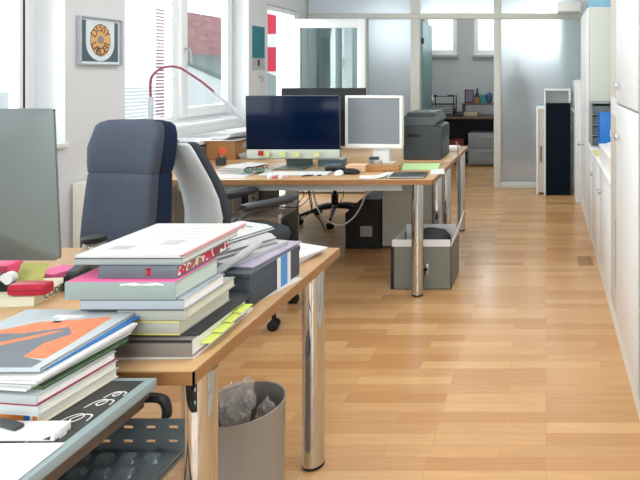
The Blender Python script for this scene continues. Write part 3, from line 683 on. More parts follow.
sheet('paper_sheet', 'white sheet at the left end of the second desk beside the chair', X(232, 3.58), 3.58, .21, .16, z, .05)
sheet('booklet', 'grey printed booklet left of the keyboard', X(245, 3.72), 3.73, .22, .20, z, -.25, PAPERG, th=.006, cat='booklet', lines=INK)
sheet('booklet', 'open grey green booklet right under the chin at left', X(262, 3.80), 3.73, .2, .16, z+.0075, .35, mat('greygreen', 'A9B3A8', .8, var=.2, scale=30), th=.006, cat='booklet', lines=INK)
sheet('photo_print', 'blue and grey photo print in front of the chin', X(310, 3.76), 3.76, .17, .06, z, .0, mat('bluegrey_print', '7E9AA0', .5, var=.4, scale=40), cat='print')
sheet('photo_print', 'colourful photo print lying left of the white monitor foot', X(333, 3.90), 3.90, .10, .10, z, .1, mat('photo_mix', '6E7E8C', .4, var=.6, scale=40), th=.02, cat='print')
for k, (a, c, col) in enumerate(((304, 312, 'dark'), (309, 317, 'dark'), (318, 326, 'dark'))):
    o = MB(INK).tube([(X(a, 3.57), 3.545+k*.012, z+.005), (X(c, 3.6), 3.62+k*.01, z+.005)], .0042, 8).build('pen')
    tag(o, 'dark pen lying before the keyboard, %s of three' % ('left', 'middle', 'right')[k], 'pen', 'pens before the keyboard')
for k, (px, m, cn) in enumerate(((270, WHITEP, 'white'), (276, mat('pale_red', 'CC7470', .5), 'red'), (281, WHITEP, 'pale'), (287, mat('pale_pink', 'DDA6AC', .5), 'pink'))):
    o = MB(m).box(X(px-2, 3.5), X(px+2, 3.5), 3.485, 3.51, z, z+.018, .002).build('eraser')
    tag(o, 'small %s eraser on the desk edge, %s of the row of four' % (cn, ('first', 'second', 'third', 'last')[k]), 'eraser', 'erasers on the desk edge')
t = thing('pencil_cup', 'dark pencil cup beside the wooden file box', 'cup', (X(221, 4.02), 4.02, z))
MB(CHARC).lathe([(.03, 0), (.034, .003), (.036, .05), (.033, .05), (.031, .006)], n=20).build('cup', t)
t = thing('scissors', 'orange handled scissors standing in the pencil cup', 'scissors', (X(221, 4.02), 4.02, z+.012))
b = MB(ORANGE)
for s_ in (-1, 1): b.tube([(.012+s_*.010+.013*math.cos(a), -.004*s_, .085+.022*math.sin(a)) for a in [2*PI*i/14 for i in range(15)]], .0055, 6)
b.build('handles', t); MB(STEEL).prism([(-.004, 0), (.004, 0), (.016, .066), (.008, .066)], -.003, .003).build('blades', t)
o = MB(RED).tube([(X(220, 4.02), 4.005, z+.012), (X(218, 4.0), 4.0, z+.09)], .004).build('pen'); tag(o, 'red pen standing in the pencil cup', 'pen')
tag(MB(mat('grey_pot', '9A9C98', .5)).lathe([(.012, 0), (.045, .001), (.048, .02), (.03, .05), (.02, .055)], (X(383, 4.05), 4.04), 18).build('desk_fan').__class__ and bpy.context.scene.objects[-1] if False else MB(GREYL).lathe([(.02, z), (.03, z+.002), (.03, z+.055), (.015, z+.06)], (X(378, 3.84), 3.84), 18).build('tape_roll'), 'grey tape roll standing by the foot of the white monitor', 'tape')

box1('card_box', 'small grey card box with odds and ends at the left foot of the white monitor', 'box', 318, 343, 3.965, .08, .05, mat('dull_blue', '5E7480', .6, var=.3, scale=30), PAPERG)
box1('small_speaker', 'little taupe speaker block in front of the white monitor stand', 'speaker', 369, 377, 3.87, .05, .075, mat('taupe', '857F76', .5), CHARC)
for k, (px, d_, m, nm) in enumerate(((347, 3.86, RED, 'red'), (352, 3.88, CHARC, 'dark'), (358, 3.86, BLUE, 'blue'), (363, 3.88, GREYL, 'grey'))):
    o = MB(m).tube([(X(px-5, d_), d_-.02, z+.006+.011*(k % 2)), (X(px+6, d_), d_+.02, z+.006+.011*(k % 2))], .0055, 8).build('marker_pen')
    tag(o, nm+' marker pen lying under the white monitor', 'pen')
t = thing('eyeglasses', 'black framed eyeglasses lying on the papers left of the keyboard', 'glasses', (X(256, 3.62), 3.60, z+.0145), .3)
b = MB(BLACKP)
for s_ in (-1, 1):
    b.tube([(s_*.032+.025*math.cos(a), 0, .022+.019*math.sin(a)) for a in [2*PI*i/16 for i in range(17)]], .0025, 6); b.tube([(s_*.057, 0, .028), (s_*.06, .10, .022), (s_*.055, .13, .004)], .002, 6)
b.tube([(-.008, 0, .026), (.008, 0, .026)], .002, 6); b.build('frame', t)
for s_ in (-1, 1): MB(JARG).xf(Matrix.Translation((s_*.032, 0, .022)) @ Matrix.Rotation(PI/2, 4, 'X')).lathe([(.023, -.0006), (.023, .0006)], n=18).build('lens', t)
for k in range(3): sheet('paper_sheet', ('lowest', 'middle', 'top')[k]+' loose sheet of the pile right of the pencil cup', X(236, 3.9)+.02*k, 3.93+.01*k, .19, .24, z+k*.003, .15-.22*k, (PAPER, PAPERG, PAPER)[k], th=.002)

# ------------------------------------------------------------------ under the far desks
t = thing('pedestal_cabinet', 'grey metal pedestal cabinet under the far desk', 'cabinet', (-1.09, 4.70, 0))
MB(GREYPED).box(-.215, .215, -.24, .25, .02, .64, .004).build('body', t)
MB(GREYPED).box(-.21, .21, -.253, -.2405, .03, .635, .003).build('door', t)
MB(STEEL).box(-.03, .03, -.257, -.2535, .60, .61).build('lock_plate', t)
t = thing('subwoofer', 'black box shaped loudspeaker with a pale vent plate under the far desk', 'loudspeaker', (-1.455, 4.62, 0))
hw = .14
MB(BLACKP).prism([(-hw, .005), (hw, .005), (hw, .395), (-.02, .395), (-hw, .285)], -.17, .17).build('cabinet', t)
MB(mat('vent_plate', '8F9190', .5, var=.6, scale=160)).box(-.02, .075, -.1745, -.1705, .10, .185, .001).build('vent_plate', t)
t = thing('plastic_crate', 'translucent crate full of odds and ends under the second desk', 'crate', (X(262, 4.0), 4.0, 0))
b = MB(PLASTIC); b.box(-.2, .2, -.14, -.135, .01, .40); b.box(-.2, .2, .135, .14, .01, .40); b.box(-.2, -.195, -.135, .135, .01, .40); b.box(.195, .2, -.135, .135, .01, .40); b.box(-.2, .2, -.14, .14, .003, .01); b.build('crate', t)
b = MB(mat('clutter', 'A3A9A2', .7, var=.6, scale=25))
for k in range(14):
    x, y, zz = random.uniform(-.15, .15), random.uniform(-.1, .1), .02+.018*k; b.box(x-.04, x+.04, y-.03, y+.03, zz, zz+.03, .004)
b.build('contents', t)
for k in range(5):
    o = MB((PAPERG, CHARC, PAPER, GREYL, CHARC2)[k]).box(X(240, 4.4)+k*.045, X(240, 4.4)+k*.045+.035, 4.35, 4.6, .30, .62, .002).build('file')
    tag(o, 'upright file, %s of five on the stool under the far desk' % ('first', 'second', 'third', 'fourth', 'fifth')[k], 'file', 'upright files under the desk')
t = thing('stool', 'low white stool holding upright files under the far desk', 'stool', (X(240, 4.4)+.11, 4.48, 0))
MB(WHITEL).box(-.17, .17, -.16, .16, .27, .299, .004).build('seat', t)
for sx in (-1, 1):
    for sy in (-1, 1): MB(WHITEL).box(sx*.14-.015, sx*.14+.015, sy*.13-.015, sy*.13+.015, 0, .269).build('leg', t)
tag(MB(WHITEL).box(X(287, 4.3), X(299, 4.3), 4.27, 4.30, .0, .70).build('leg_panel'), 'narrow white panel standing under the second desk', 'panel')
def cable(label, pts, r=.004, m=CABLEB): return tag(MB(m).tube(curve([(X(a, d_), d_, Z(c, d_)) for a, c, d_ in pts], 8), r, 6).build('cable'), label, 'cable')
cable('grey cable hanging in a deep loop under the second desk', [(313, 187, 3.75), (315, 200, 3.75), (322, 216, 3.75), (338, 225, 3.75), (352, 219, 3.75), (362, 204, 3.75), (367, 188, 3.75)], .005, CABLEG)
cable('black cable hanging beside the white panel', [(308, 188, 3.8), (310, 200, 3.8), (313, 212, 3.8), (320, 220, 3.85), (326, 232, 4.2)])
cable('thin black cable drooping left of the grey loop', [(299, 187, 3.8), (304, 195, 3.8), (297, 206, 3.8), (302, 218, 3.8), (312, 208, 3.8), (309, 188, 3.8)], .003)
cable('thin black cable sagging from the second desk toward the stool', [(252, 197, 3.9), (275, 206, 3.9), (298, 207, 3.9), (309, 198, 3.9)], .003)
cable('thin black cable curving right of the chair column', [(344, 188, 3.9), (343, 197, 3.9), (338, 205, 3.9), (331, 208, 3.9)], .003)
# archive box on the floor
y0, y1 = 3.62, 3.95
ax0, ax1 = X(391, y0), X(451, y0); hz = Z(247, y0)
t = thing('archive_box', 'open grey archive box with white lining on the floor at the desk end', 'box', ((ax0+ax1)/2, (y0+y1)/2, .001)); hw, hd = (ax1-ax0)/2, (y1-y0)/2
b = MB(GREYBOX)
b.box(-hw, hw, -hd, -hd+.004, 0, hz); b.box(-hw, hw, hd-.004, hd, 0, hz); b.box(-hw, -hw+.004, -hd, hd, 0, hz); b.box(hw-.004, hw, -hd, hd, 0, hz); b.box(-hw, hw, -hd, hd, 0, .004)
b.build('case', t)
b = MB(BLACKM).box(-hw-.001, -hw+.02, -hd-.001, -hd-.0002, 0, hz); b.build('edge_binding', t)
b = MB(PAPER)
b.box(-hw+.005, hw-.005, -hd+.0045, -hd+.008, .01, hz+.045)
FL = [(-hd+.006, hz-.02, 0), (hd-.005, hz-.02, 0), (hd+.0, hz+.155, .045), (hd-.08, hz+.10, .03), (-hd+.06, hz+.03, .01)]
b.loft([[(hw-.012+k, y_, z_) for y_, z_, k in FL], [(hw-.006+k, y_, z_) for y_, z_, k in FL]], True, True, False)
b.box(-hw+.006, -hw+.012, -hd+.01, hd-.01, hz-.05, hz+.03); b.box(-hw+.02, hw-.02, hd-.012, hd-.006, hz-.05, hz+.06)
b.build('lining', t)
b = MB(STEEL).box(.010, .048, -hd-.003, -hd-.0005, .09, .165, .001); b.m(BLACKP).box(.015, .043, -hd-.006, -hd-.0032, .12, .14); b.build('label_pull', t)
t = tag(MB(mat('black_bag', '2C2D30', .6, bump=.8, scale=10)).loft([[(-.78+px, 3.80+py, zz) for px, py in superell(.14*s_, .10*s_, 20, 2.4)] for zz, s_ in ((.02, .9), (.15, 1), (.29, .95), (.33, .7), (.345, .3))]).build('bag'), 'black bag stuffed in the open archive box', 'bag')

# ------------------------------------------------------------------ foreground desk
DZ = .7405
def book(label, x0, x1, y0, y1, z0, z1, cov, pg=PAGES, rz=0, cb=.002, spine='front', deco=None, name='book', group=None, cat='book'):
    t = thing(name, label, cat, ((x0+x1)/2, (y0+y1)/2, z0), rz, group); w_, d_, h = (x1-x0)/2, (y1-y0)/2, z1-z0-.0006
    b = MB(cov)
    b.box(-w_, w_, -d_, d_, 0, cb, cb*.3); b.box(-w_, w_, -d_, d_, h-cb, h, cb*.3)
    if spine == 'front': b.box(-w_, w_, -d_, -d_+cb, cb*.8, h-cb*.8, cb*.2)
    if spine == 'right': b.box(w_-cb, w_, -d_, d_, cb*.8, h-cb*.8, cb*.2)
    if deco: deco(b, w_, d_, h, cb)
    b.build('cover', t)
    i = .003
    MB(pg).box(-w_+i, w_-(i if spine != 'right' else cb+.0004), -d_+(cb+.0004 if spine == 'front' else i), d_-i, cb+.0002, h-cb-.0002).build('pages', t)
    return t
G1 = 'books in the tall stack on the foreground desk'
C_ = lambda n, c, **k: mat(n, c, .5, **k)
def xr(px, d_=1.30): return X(px, d_)
def stripe(zf0, zf1, m, e=.0006):
    def f(b, w_, d_, h, cb): b.m(m).box(-w_+.001, w_-.001, -d_-e, -d_, h*zf0, h*zf1)
    return f
# white brochure at the very bottom
sheet('brochure', 'white brochure at the very bottom of the tall book stack', -.915, 1.425, .20, .27, DZ, .03, PAPER, th=.006, cat='brochure')
b_ = book('worn grey brown book near the bottom of the tall stack, above the white brochure', xr(122), xr(196), 1.285, 1.52, .7475, .789, C_('brown_grey', '7E7770', var=.15), PAGESW, .0, deco=stripe(.8, .98, INK), group=G1)
tag(MB(INK).box(xr(124), xr(199), 1.30, 1.54, .7895, .796, .001).build('folder'), 'thin black folder low in the tall book stack', 'folder')
book('tan book with yellow edges under the grey tan book in the tall stack', xr(126), xr(184), 1.29, 1.49, .7965, .830, C_('tan_cover', 'A3A298', var=.08), PAGESY, -.02, group=G1, deco=lambda b, w_, d_, h, cb: (b.m(mat('yellow_line', 'C9BE5A', .6)), b.box(-w_, w_, -d_-.0006, -d_, .0, .003), b.box(-w_, w_, -d_-.0006, -d_, h-.004, h-.001)))
book('grey tan book in the middle of the tall stack', xr(120), xr(188), 1.29, 1.50, .8305, .8545, C_('grey_tan', 'A3A69C', var=.08), PAGESY, .01, group=G1)
book('light grey blue book with black cover edges in the tall stack', xr(86), xr(188), 1.285, 1.45, .855, .881, C_('grey_blue', 'A2ABB4', var=.06), PAGESW, 0, group=G1, deco=lambda b, w_, d_, h, cb: (b.m(INK), b.box(-w_, w_, -d_-.0006, -d_, 0, .0025), b.box(-w_, w_, -d_-.0006, -d_, h-.0022, h)))
book('thick green grey book with a pink cover in the tall stack', xr(72), xr(181), 1.28, 1.45, .8815, .9225, C_('green_grey', '8C9C9A', var=.08), mat('greenish_pages', 'BFCDC6', .85, var=.05, scale=1, stretch=(1, 1, 800)), .0, group=G1,
     deco=lambda b, w_, d_, h, cb: (b.m(PINK), b.box(-w_+.002, w_-.002, -d_+.001, d_-.001, h, h+.0004), b.m(PAPER), b.loft([[(.0+.1*i/6, -d_-.0008, h*.80+.0015*(i % 2)), (.0+.1*i/6, -d_-.0004, h*.88+.002*(i % 3))] for i in range(7)], False, False)))
art = mat('book_side_print', 'C4707C', .6, var=.0)
def art_mat():
    n = art.node_tree.nodes; L = art.node_tree.links.new; tc = n.new('ShaderNodeTexCoord'); v = n.new('ShaderNodeTexNoise'); v.inputs['Scale'].default_value = 32; v.inputs['Detail'].default_value = 1
    cr = n.new('ShaderNodeValToRGB'); e = cr.color_ramp; e.interpolation = 'CONSTANT'
    for p, c in ((0, '8E3A48'), (.38, 'F0E6E2'), (.47, 'C8324C'), (.56, 'E8DAD2'), (.62, '9A6A52')):
        k = e.elements.new(p) if p else e.elements[0]; k.color = (*lin(c), 1)
    L(tc.outputs['Object'], v.inputs['Vector']); L(v.outputs[0], cr.inputs[0]); L(cr.outputs[0], n['Principled BSDF'].inputs['Base Color'])
art_mat()
book('dark grey book with a red mark near the top of the tall stack', xr(98), xr(177), 1.30, 1.52, .923, .951, C_('dark_grey_cover', '5E6670', var=.08), art, 0, group=G1, cb=.003,
     deco=lambda b, w_, d_, h, cb: (b.m(RED), b.box(.022, .030, -d_-.0006, -d_, h*.25, h*.85), b.box(.018, .034, -d_-.0006, -d_, h*.75, h*.85), b.box(.018, .034, -d_-.0006, -d_, h*.25, h*.33)))
book('grey green paperback under the white journal on top of the tall stack', xr(73, 1.31), xr(182, 1.31), 1.31, 1.55, .9515, .9655, C_('grey_green2', '98A19F', var=.06), PAGESW, .0, group=G1)
def journal(b, w_, d_, h, cb):
    b.m(GREYL); b.box(-.085, -.035, -.095, -.065, h, h+.0003); b.box(.015, .06, -.06, -.02, h, h+.0003)
    b.m(INK); b.box(-w_, w_, -d_-.0005, -d_, .0, .0018)
    b.m(C_('pinkline', 'D58A8E')); b.box(w_-.006, w_+.0003, -d_, d_, h*.55, h+.0002)
    b.m(PAPERG)
    for k in range(8): b.box(-.09+.01*(k % 3), .08-.012*(k % 4), -.11+k*.028, -.108+k*.028, h, h+.0002)
book('white journal lying on top of the tall stack', xr(76, 1.31), xr(183, 1.31), 1.308, 1.585, .966, .975, mat('journal_paper', 'C4C5C6', .8, var=.03), PAGESW, 0, group=G1, deco=journal, cb=.0014, name='journal', cat='journal')
# protruding lime tabs
for k in range(4):
    y = 1.33+k*.045
    o = MB(LIME).prism([(y-.012, 0), (y+.035, .0), (y+.038, .0015), (y-.01, .0015)], -.83, -.79+.004*(k % 2), 'x').build('page_tab', None, (0, 0, .7640+k*.005))
    tag(o, 'lime paper tab sticking out of the worn grey brown book, %s from the front' % ('first', 'second', 'third', 'fourth')[k], 'tab', 'lime page tabs')
sheet('brochure', 'pale blue white brochure sticking out left of the tall stack', -1.07, 1.42, .14, .26, DZ, .0, mat('pale_blue_paper', 'C6D3DC', .7, var=.08, scale=8), th=.05, cat='brochure')
# black box file
t = thing('box_file', 'dark slate box file with a blue striped label behind the tall stack', 'box file', (-.935, 1.707, DZ+.002), math.radians(-5))
SL = mat('slate_board', '3D4650', .5, var=.06)
MB(SL).box(-.115, .118, -.13, .135, .0, .078, .002).build('body', t)
MB(SL).box(-.117, .120, -.132, .137, .0783, .095, .002).build('lid', t)
b = MB(PAPER).box(.1205, .1212, .0, .075, .001, .0945); b.m(mat('label_blue', '4E8CC8', .6)).box(.1213, .1217, .019, .056, .001, .0945); b.build('label', t)
# papers on the box file
zt = DZ+.0975
sheet('paper_sheet', 'white sheet peeping out from under the dark box file', -.915, 1.70, .21, .26, DZ, math.radians(-14), PAPER)
tag(MB(C_('mauve', 'A79FB4')).box(-.12, .125, -.115, .135, 0, .006, .001).build('magazine', None, (-.95, 1.735, zt), math.radians(-7)), 'mauve grey magazine lying directly on the box file', 'magazine')
tag(MB(PAPERG).box(-.12, .10, -.11, .12, 0, .012, .001).build('magazine', None, (-.965, 1.73, zt+.0065), math.radians(-16)), 'grey magazine between the mauve magazine and the newspapers', 'magazine')
def folded(label, cx, cy, w_, d_, h, z, rz, m):
    b = MB(m)
    # folded cross-section in x-z, spine rounded on the left
    out = []
    for i in range(11):
        a = PI/2+PI*i/10; out.append((-w_/2+h*.55*math.cos(a), h/2+h/2*math.sin(a)))
    out += [(w_/2, .0), (w_/2+.006, h*.28), (w_/2-.01, h*.34), (w_/2-.002, h*.66), (w_/2-.015, h*.72), (w_/2-.03, h*.96)]
    b.prism(out, -d_/2, d_/2, 'y', True)
    b.m(INK)
    for k in range(7): b.box(-w_*.3, w_*(.05+.2*random.random()), -d_*.4+k*d_*.11, -d_*.4+k*d_*.11+.005, h, h+.0003)
    return tag(b.build('newspaper', None, (cx, cy, z), rz), label, 'newspaper')
folded('folded newspaper on top of the box file pile', -.985, 1.74, .17, .21, .028, zt+.019, math.radians(-30), PAPERG)
folded('upper thin folded newspaper on the box file pile', -1.0, 1.78, .15, .19, .014, zt+.048, math.radians(-22), mat('newsprint', 'C2C5C6', .8, var=.12, scale=40))
b = MB(PAPERG)
pa, pb = Vector((X(221, 1.50)-.02, 1.56, zt+.014)), Vector((-.955, 1.63, zt+.040))
tag(MB(PAPERG).tube([Vector((-.915, 1.55, .846)), Vector((-.893, 1.63, .864)), Vector((-.870, 1.70, .884))], [.0105, .0115, .012], 10).build('paper_roll'), 'thin rolled newspaper leaning between the tall stack and the box file', 'paper roll')
for k in range(4):
    sheet('paper_sheet', 'white printed sheet at the far end of the foreground desk, %s of the pile' % ('lowest', 'second', 'third', 'topmost')[k], -.945+.006*k, 1.98+.006*k, .20, .19, DZ+.0005+k*.006, math.radians(-8-5*k), PAPER, th=.005, lines=mat('blue_ink', '8A9CC0', .7), group='white sheets at the far end of the foreground desk')
# jar
t = thing('glass_jar', 'glass jar with a black lid behind the tall stack', 'jar', (X(94, 1.93), 1.93, DZ))
MB(thin_glass('jar_side', 'F4F6F4', .04)).lathe([(.030, .001), (.033, .006), (.034, .02), (.034, .072), (.031, .078), (.030, .078), (.032, .07), (.032, .02), (.028, .008)], n=28).build('jar', t)
MB(mat('beige_filling', 'EADFD0', .8, var=.15, scale=30)).lathe([(.027, .009), (.0312, .02), (.0312, .068), (.02, .072)], n=20).build('filling', t)
MB(BLACKP).lathe([(.034, .0785), (.036, .081), (.036, .094), (.034, .096), (.02, .097)], n=28).build('lid', t)
# black hole punch
t = thing('hole_punch', 'black hole punch on the desk between the computer and the tall stack', 'punch', (X(71, 1.70), 1.72, DZ), .2)
MB(BLACKP).box(-.018, .02, -.035, .045, .0, .05, .006).build('base', t)
MB(CHARC).prism([(-.03, .0505), (.04, .0505), (.044, .062), (.03, .066), (-.025, .058)], -.014, .016, 'x').build('lever', t)
t = tag(MB(CHARC2).box(-.02, .03, -.03, .03, 0, .06, .008).build('stapler_box', None, (X(78, 1.80), 1.84, DZ)), 'grey block behind the black hole punch', 'box')
# little cluster below the computer
t = book('yellowed paperback with black lettering under the red case', -1.59, -1.455, 1.575, 1.73, DZ, .768, C_('cream_cover', 'D9D5B8', var=.1), PAGESY, math.radians(6), spine='right',
     deco=lambda b, w_, d_, h, cb: b.text('CODES', .026, Matrix.Translation((w_+.0006, .0, h/2)) @ Matrix.Rotation(PI/2, 4, 'Z') @ Matrix.Rotation(PI/2, 4, 'X'), INK))
t = thing('glasses_case', 'shiny red case lying on the yellowed paperback', 'case', (X(31, 1.60), 1.60, .7685), .03)
MB(RED).loft([[(x, u*s_, .017+v*s_) for u, v in superell(.022, .017, 20, 4)] for x, s_ in ((-.050, .7), (-.047, .94), (-.03, 1), (.03, 1), (.046, .96), (.050, .75))]).build('shell', t)
MB(mat('dark_red', '7E1028', .4)).tube([(-.044, -.0212, .018), (.0, -.0222, .018), (.045, -.0218, .018)], .0016, 6).build('seam', t)
t = tag(MB(mat('yellow_card', 'BDBB6C', .75, var=.06)).prism([(.0, 0), (.004, 0), (.030, .055), (.027, .056)], -.04, .04, 'x').build('note_pad', None, (X(27, 1.67), 1.67, .769)), 'yellow green notepad leaning behind the red case', 'notepad')
sheet('note_pad', 'pink note pad right of the yellow green notepad', X(47, 1.74), 1.78, .075, .075, .7405, -.3, PINK, th=.035, cat='notepad')
tag(MB(HOTPINK).box(-.03, .03, -.03, .03, 0, .045, .002).build('note_cube', None, (X(5, 1.73), 1.73, .769), .1), 'hot pink note cube at the left edge under the computer', 'notepad')
t = thing('tape_dispenser', 'black and white tape dispenser at the left edge under the computer', 'dispenser', (X(-2, 1.62), 1.63, .7687), .1)
MB(BLACKP).prism([(-.05, .0), (.05, .0), (.05, .015), (.02, .018), (-.01, .045), (-.05, .045)], -.015, .015).build('body', t)
MB(PAPER).xf(Matrix.Translation((.02, 0, .034)) @ Matrix.Rotation(PI/2, 4, 'X')).lathe([(.014, -.011), (.017, -.011), (.017, .011), (.014, .011)], n=20).build('tape', t)

# ------------------------------------------------------------------ trolley at the lower left
TX = -.834
t = thing('side_trolley', 'dark steel trolley with a brown top and a perforated tray beside the foreground desk', 'trolley', (-1.15, 1.0, 0))
T = Matrix.Translation((1.15, -1.0, 0))
MB(BROWNB).xf(T).box(-1.48, TX-.012, .62, 1.195, .708, .7262, .002).build('top_board', t)
MB(BROWNB).xf(T).box(TX-.035, TX-.02, .62, 1.19, .690, .7078).build('side_board', t)
tr = MB(TRAYM).xf(T)
tx0, tx1, ty0, ty1, tz = -1.48, -.773, .62, 1.20, .592
tr.box(tx0, tx1, ty0, ty1-.0042, tz-.003, tz)
# rear wall with two rows of slots: built as strips and webs
hz0, hz1 = tz, .660
rows = [(.609, .617), (.639, .647)]
slots = [tx1-.0236-k*.0482 for k in range(13)]
def wall_strip(z0, z1): tr.box(tx0, tx1, ty1-.004, ty1, z0, z1)
wall_strip(tz-.003, rows[0][0]); wall_strip(rows[0][1], rows[1][0]); wall_strip(rows[1][1], hz1)
for z0, z1 in rows:
    prev = tx1
    for s_ in slots:
        tr.box(s_+.0105, prev, ty1-.004, ty1, z0, z1); prev = s_-.0105
    tr.box(tx0, prev, ty1-.004, ty1, z0, z1)
lv = tr
for r in range(9):
    for k in range(12):
        x = tx1-.05-k*.049-(.024 if r % 2 else 0); y = ty1-.03-r*.042
        prof_ = [(-.014, -.001), (-.008, .009), (.002, .013), (.006, .012), (.010, -.001)]
        lv.loft([[(x+xx*.9, y+a, tz+c*s_+.0002) for a, c in prof_] for xx, s_ in ((-.019, .1), (-.014, .9), (0, 1), (.014, .9), (.019, .1))], True, True)
tr = tr.build('tray', t)
MB(TRAYM).xf(T).box(tx1-.002, tx1, ty0, ty1-.0045, tz-.012, tz+.004).build('tray_lip', t)
MB(BLACKP).xf(T).tube(curve([(-1.15, 1.215, .60), (-1.10, 1.215, .665), (-1.0, 1.215, .685), (-.88, 1.215, .695), (-.835, 1.215, .693), (-.823, 1.215, .675), (-.823, 1.215, .655)], 6), .010, 10).build('tube_handle', t)
for y in (.66, 1.14):
    MB(BLACKM).xf(T).box(-1.50, -1.482, y-.02, y+.02, .06, .72).build('post', t)
b = MB(BLACKM).xf(T).box(-1.50, -.95, .64, .68, .05, .075, .004); b.box(-1.50, -.95, 1.12, 1.16, .05, .075, .004); b.box(-1.50, -1.46, .64, 1.16, .05, .075, .004); b.build('base_frame', t)
for x in (-1.47, -.97):
    for y in (.66, 1.14):
        MB(BLACKP).xf(T @ Matrix.Translation((x, y, .025)) @ Matrix.Rotation(PI/2, 4, 'X')).lathe([(.015, -.01), (.024, -.008), (.024, .008), (.015, .01)], n=16).build('castor', t)
# big grey album with a dark picture and white swirls
AZ = .727
t = thing('album', 'large grey album with a dark cover picture and white swirls on the trolley', 'album', (-1.06, .93, AZ))
T = Matrix.Translation((1.06, -.93, 0))
GA = mat('album_grey', '8FA0A4', .45, var=.04)
b = MB(GA).xf(T).box(-1.40, TX, .66, 1.2, .0, .020, .0015)
b.m(mat('album_dark', '38393A', .45, var=.2, scale=12)).box(-1.2, -.852, .955, 1.187, .0201, .0205)
b.m(PAPER)
def swirl(cx, cy, s_): 
    pts = [(-.018, -.014), (-.012, .006), (.0, .014), (.008, .006), (.002, -.006), (-.006, .0), (.004, .012), (.018, .010), (.020, -.004)]
    return [(cx+a*s_*1.1, cy+c*s_, .0210) for a, c in pts]
for cx, cy, s_ in ((-.895, 1.005, 1.2), (-.888, 1.055, 1.2), (-.880, 1.105, 1.0), (-.90, .975, .8), (-.872, 1.135, .8)):
    b.tube(curve(swirl(cx, cy, s_), 5), .0014, 6, .4)
b.build('cover', t)
MB(GA).xf(T).box(-1.395, TX-.004, .664, 1.196, -.0, .0).build('pages', t) if False else None
# books on the album
AT = AZ+.0215
G2 = 'books in the pile on the grey album'
def obs(b, w_, d_, h, cb):
    b.m(mat('orange_spine', 'CE7E36', .5, var=.06)).box(-w_, w_-.004, -d_-.0006, -d_, 0.001, h-.001)
    b.m(mat('blue_label', '2B5E9C', .5)).box(w_-.031, w_-.018, -d_-.0012, -d_-.0006, .001, h-.001)
    b.m(PAPER).box(w_-.018, w_-.013, -d_-.0012, -d_-.0006, .001, h-.001); b.m(PAPER).box(-.07, -.045, -d_-.0012, -d_-.0006, h*.3, h*.8)
RZ2 = math.radians(-6)
book('book with an orange and blue spine at the bottom of the pile on the album', -1.17, -.925, 1.045, 1.215, AT, AT+.021, C_('cream2', 'D8CDB8'), PAGES, RZ2, group=G2, deco=obs)
book('pale grey book above the orange spined book', -1.18, -.922, 1.04, 1.21, AT+.0212, AT+.040, C_('pale_grey', 'B4B9BA', var=.05), PAGES, RZ2, group=G2, deco=lambda b, w_, d_, h, cb: (b.m(INK), b.box(-w_, -.0, -d_-.0006, -d_, 0, .003)))
book('grey book with a dark red lower edge in the album pile', -1.18, -.925, 1.04, 1.21, AT+.0402, AT+.059, C_('mid_grey', 'A4A9AB', var=.05), PAGESW, RZ2, group=G2, deco=lambda b, w_, d_, h, cb: (b.m(C_('crimson', '8E1E3E')), b.box(-w_, w_+.0004, -d_-.0006, d_, -.0001, .0022)))
book('thin dark green book in the middle of the album pile', -1.18, -.93, 1.06, 1.25, AT+.0592, AT+.066, C_('dark_green', '3F5A34', var=.1), PAGESW, RZ2, group=G2, cb=.002)
for k in range(4):
    sheet('brochure', 'white brochure in the album pile, %s' % ('the lowest above the green book', 'second above the green book', 'third above the green book', 'just below the blue folder')[k], -1.06+.005*k, 1.155, .235, .23, AT+.0664+k*.0055, RZ2+.02*k, (PAPER, PAPERG, PAPER, PAPER)[k], th=.0045, cat='brochure', group='white brochures in the album pile')
tag(MB(BLUE).box(-.12, .125, -.10, .125, 0, .004, .0008).build('folder', None, (-1.065, 1.17, AT+.0888), -.06), 'blue folder under the coral pictured magazine', 'folder')
tag(MB(INK).tube([(-.955, 1.16, AT+.0972), (-.93, 1.22, AT+.0972)], .003, 8).build('pen'), 'black pen peeping out of the album pile', 'pen') if False else None
def coral(b, w_, d_, h, cb):
    def poly(P, z0, z1): b.loft([[(u, v, h+z0) for u, v in P], [(u, v, h+z1) for u, v in P]], True, True, False)
    b.m(mat('coral_print', 'D97F5A', .5, var=.45, scale=45))
    poly([(-.13, .0), (-.083, .03), (-.041, .064), (.0, .07), (.045, .078), (.099, .09), (.105, .03), (.112, -.05), (.112, -.096), (.063, -.09), (.04, -.1), (-.13, -.11)], .0001, .0003)
    b.m(mat('slate_print', '6E767E', .5, var=.12, scale=30))
    poly([(-.13, -.02), (-.07, .008), (-.03, .008), (.0, .02), (.045, .038), (.078, .006), (.055, -.035), (.062, -.088), (.115, -.105), (.115, -.128), (-.13, -.128)], .0004, .0005)
    b.m(MATS['coral_print'])
    poly([(-.06, -.045), (-.01, -.012), (.03, .02), (.05, .022), (.02, -.008), (-.03, -.05)], .0006, .0007)
    b.m(PAPER); b.box(-.035, .03, .085, .10, h, h+.0003); b.box(-.012, .004, .06, .085, h, h+.0003); b.box(.055, .08, -.118, -.112, h, h+.0003)
book('grey magazine with a coral pictured cover on top of the album pile', -1.21, -.945, 1.045, 1.305, AT+.0932, AT+.1015, C_('mag_grey', 'B3BDC2', var=.05), PAPERG, 0, group=G2, deco=coral, cb=.0015, name='magazine', cat='magazine')
sheet('paper_sheet', 'blank white sheet at the front of the grey album', -1.0, .90, .31, .165, AT, .02)
t = thing('envelope', 'white card envelope standing flat behind the blank sheet', 'envelope', (-.985, 1.008, AT), .0)
MB(PAPER).box(-.12, .115, -.018, .018, 0, .015, .001).build('body', t)
MB(INK).prism([(.095, .004), (.108, .003), (.110, .010)], -.0186, -.0182).build('mark', t)
